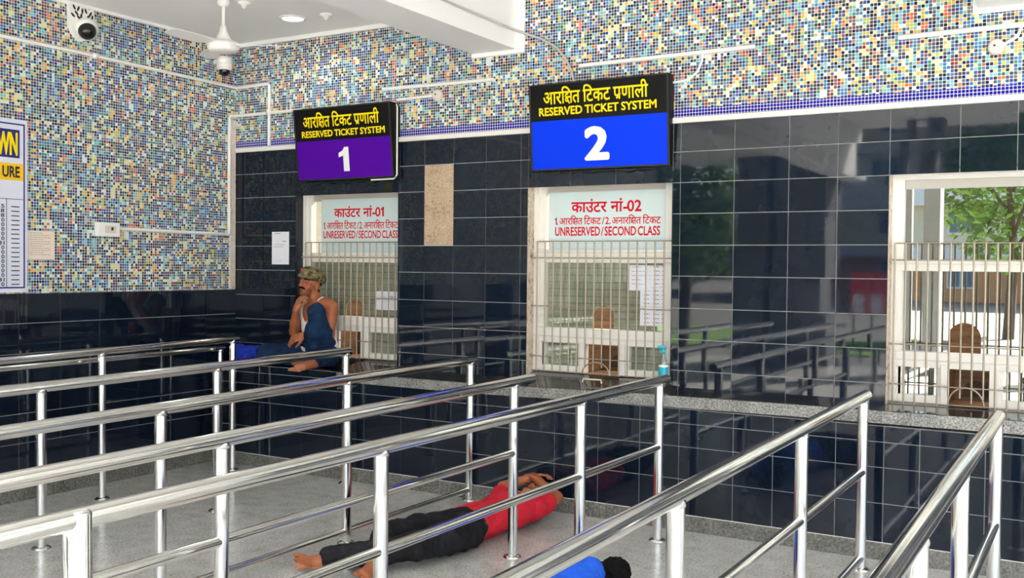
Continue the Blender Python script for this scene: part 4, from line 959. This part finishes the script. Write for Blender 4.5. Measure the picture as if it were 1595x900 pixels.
J.plane(pel+V3(0, .03, 0), V3(.22, 1, 0)); J.plane(V3(0, 0, .012), (0, 0, -1)); J.mesh('jeans', ['black denim'], root, wrinkle=(.012, 12, (1, 1.4, 1)))

# ---- the man in blue asleep in the next lane
root = empty('person', (4.55, -2.3, 0)); tag(root, 'man in bright blue shirt with black hair lying at the bottom edge', 'person')
hc = V3(4.50, -1.745, .105); hb = basis((-.55, .62, -.55), (.42, .88, .05)); neck = V3(4.46, -1.875, .125); chest = V3(4.44, -2.15, .145); wst = V3(4.50, -2.42, .15); pel = V3(4.53, -2.66, .14)
shA, shB = V3(4.53, -2.02, .205), V3(4.38, -1.98, .10); elA, wrA = V3(4.66, -2.26, .13), V3(4.80, -2.10, .05); elB, wrB = V3(4.22, -2.08, .06), V3(4.24, -1.86, .045)
hA, hB_ = V3(4.56, -2.74, .19), V3(4.52, -2.74, .10); kA, kB = V3(4.78, -3.08, .16), V3(4.74, -3.16, .07); aA, aB = V3(4.68, -3.48, .12), V3(4.62, -3.54, .05)
B = Body(.0055)
B.ell(pel, (.125, .14, .13)); B.ell(wst, (.11, .17, .12), k=.05); B.ell(chest, (.125, .20, .14), k=.05); B.cone(shA, shB, .06, .06, .05); B.cone(neck-V3(0, .06, 0), hc-V3(.0, .07, .0), .058, .055, .03)
B.chain([shA, (shA+elA)/2, elA], [.055, .048, .039], .03); B.chain([elA, wrA], [.04, .027]); B.chain([shB, (shB+elB)/2, elB], [.055, .048, .039], .03); B.chain([elB, wrB], [.04, .027])
B.chain([hA, (hA+kA)/2, kA, kA*.6+aA*.4, aA], [.085, .075, .056, .052, .036], .03); B.chain([hB_, (hB_+kB)/2, kB, kB*.6+aB*.4, aB], [.085, .075, .056, .052, .036], .03)
head(B, hc, hb, 1.0); hand(B, wrA, wrA-elA, V3(0, 0, 1), .98, (.3, .3, .3, .3), 1); hand(B, wrB, wrB-elB, V3(0, 0, 1), .98, (.3, .3, .3, .3), -1)
foot(B, aA+V3(-.03, -.04, 0), aA+V3(.10, -.10, 0), V3(.2, 1, .1), 1, 1); foot(B, aB+V3(-.03, -.03, 0), aB+V3(.10, -.09, 0), V3(.2, 1, .1), 1, 1)
fz3 = face_zone(hc, hb)
def mf3(P):
    q = fz3(P); x, y, z = q.T; m = np.zeros(len(P), int); inh = (np.abs(x) < .1) & (y > -.12) & (z > -.12) & (z < .14) & (P[:, 1] > -1.88)
    m[inh & ((z > .05) & (y < .085) | (y < .01) & (z > -.06) & (np.abs(x) < .088))] = 1
    m[inh & (y > .06) & (np.abs(np.abs(x)-.030) < .018) & (z > .0175) & (z < .0285)] = 1
    return m
B.plane(V3(0, 0, .004), (0, 0, -1)); B.mesh('body', ['skin', 'black hair'], root, mf3)
Hh = Body(.004); RH = np.stack(hb); L = lambda x, y, z: hc+hb[0]*x+hb[1]*y+hb[2]*z
Hh.ell(L(0, -.020, .046), (.084, .100, .086), RH); Hh.ell(L(0, .10, -.05), (.12, .075, .11), RH, .02, '-'); Hh.mesh('hair', ['black hair'], root, wrinkle=(.006, 60, (1, 1, 1)))
T = Body(.005); T.ell(pel+V3(0, .08, 0), (.132, .14, .135)); T.ell(wst, (.125, .18, .133), k=.05); T.ell(chest, (.14, .21, .152), k=.05); T.cone(shA, shB, .076, .076, .05); T.cone(shA, shA*.5+elA*.5, .074, .064, .03); T.cone(shB, shB*.5+elB*.5, .074, .064, .03)
T.cone(neck, neck+V3(.05, .25, 0), .066, .07, .01, '-'); T.plane(V3(0, 0, .012), (0, 0, -1)); T.mesh('shirt', ['blue cotton'], root, wrinkle=(.010, 13, (1, 1, 1)))
J = Body(.0055); J.ell(pel+V3(0, -.04, 0), (.135, .13, .136)); J.chain([hA, (hA+kA)/2, kA, aA+V3(0, .03, 0)], [.10, .09, .075, .062], .03); J.chain([hB_, (hB_+kB)/2, kB, aB+V3(0, .03, 0)], [.10, .09, .075, .062], .03)
J.plane(V3(0, 0, .012), (0, 0, -1)); J.mesh('trousers', ['black denim'], root, wrinkle=(.010, 13, (1, 1, 1)))

# ------------------------------------------------------------------ spray bottle on the sill, latch on the counter, litter
bx, by, bz = 4.118, -.055, .915
root = empty('spray_bottle', (bx, by, bz)); tag(root, 'clear spray bottle with cyan label at the right of the middle counter', 'bottle'); root.scale = (.85, .85, .87)
b = MB(); b.lathe((bx, by, bz), [(0, 0), (.034, 0), (.037, .006), (.037, .17), (.034, .20), (.018, .235), (.013, .25), (.013, .262), (0, .262)], (0, 0, 1), 28); b.build('bottle_body', 'bottle plastic', root)
b = MB(); b.lathe((bx, by, bz), [(.0378, .045), (.0378, .155)], (0, 0, 1), 28); b.build('bottle_label', 'label cyan', root)['label'] = 'cyan label'
for q0, q1 in ((.155, .172), (.035, .045)):
    b = MB(); b.lathe((bx, by, bz), [(.0379, q0), (.0379, q1)], (0, 0, 1), 28); b.build('label_stripe', 'white plastic', root)
b = MB(); b.lathe((bx, by, bz), [(.0, .26), (.017, .26), (.017, .285), (.010, .29), (.010, .305), (0, .305)], (0, 0, 1), 20); b.bbox(bx-.045, bx+.018, by-.011, by+.011, bz+.30, bz+.322); b.bbox(bx-.052, bx-.044, by-.008, by+.008, bz+.303, bz+.319); b.tube([(bx-.025, by, bz+.302), (bx-.034, by, bz+.285), (bx-.03, by, bz+.265)], .004, 8); b.build('trigger_head', 'teal cap', root)
def zs(x, y): return float(zf(x)+(zk(x)-zf(x))*.70*(y+D)/D)
lx, ly = 3.60, -.10
lz = zs(lx, ly)
b = MB(); b.tube([(lx-.075, ly, lz+.004), (lx-.07, ly, lz+.028), (lx+.07, ly, lz+.028), (lx+.075, ly, lz+.004)], .006, 10); o = b.build('metal_hasp', 'cream plastic'); tag(o, 'small pale bent rod lying on the dark ledge before the middle counter', 'hasp')
rnd = random.Random(2)
b = MB(); P = [(2.98, -.72), (3.02, -.70), (3.035, -.74), (3.0, -.765)]; b.add([(x, y, .004+.008*(k % 2)) for k, (x, y) in enumerate(P)]+[(x, y, .001) for x, y in P], [(0, 1, 2, 3), (4, 7, 6, 5), (0, 4, 5, 1), (1, 5, 6, 2), (2, 6, 7, 3), (3, 7, 4, 0)]); o = b.build('wrapper', 'label cyan'); tag(o, 'scrap of cyan wrapper on the floor behind the lying man', 'litter')
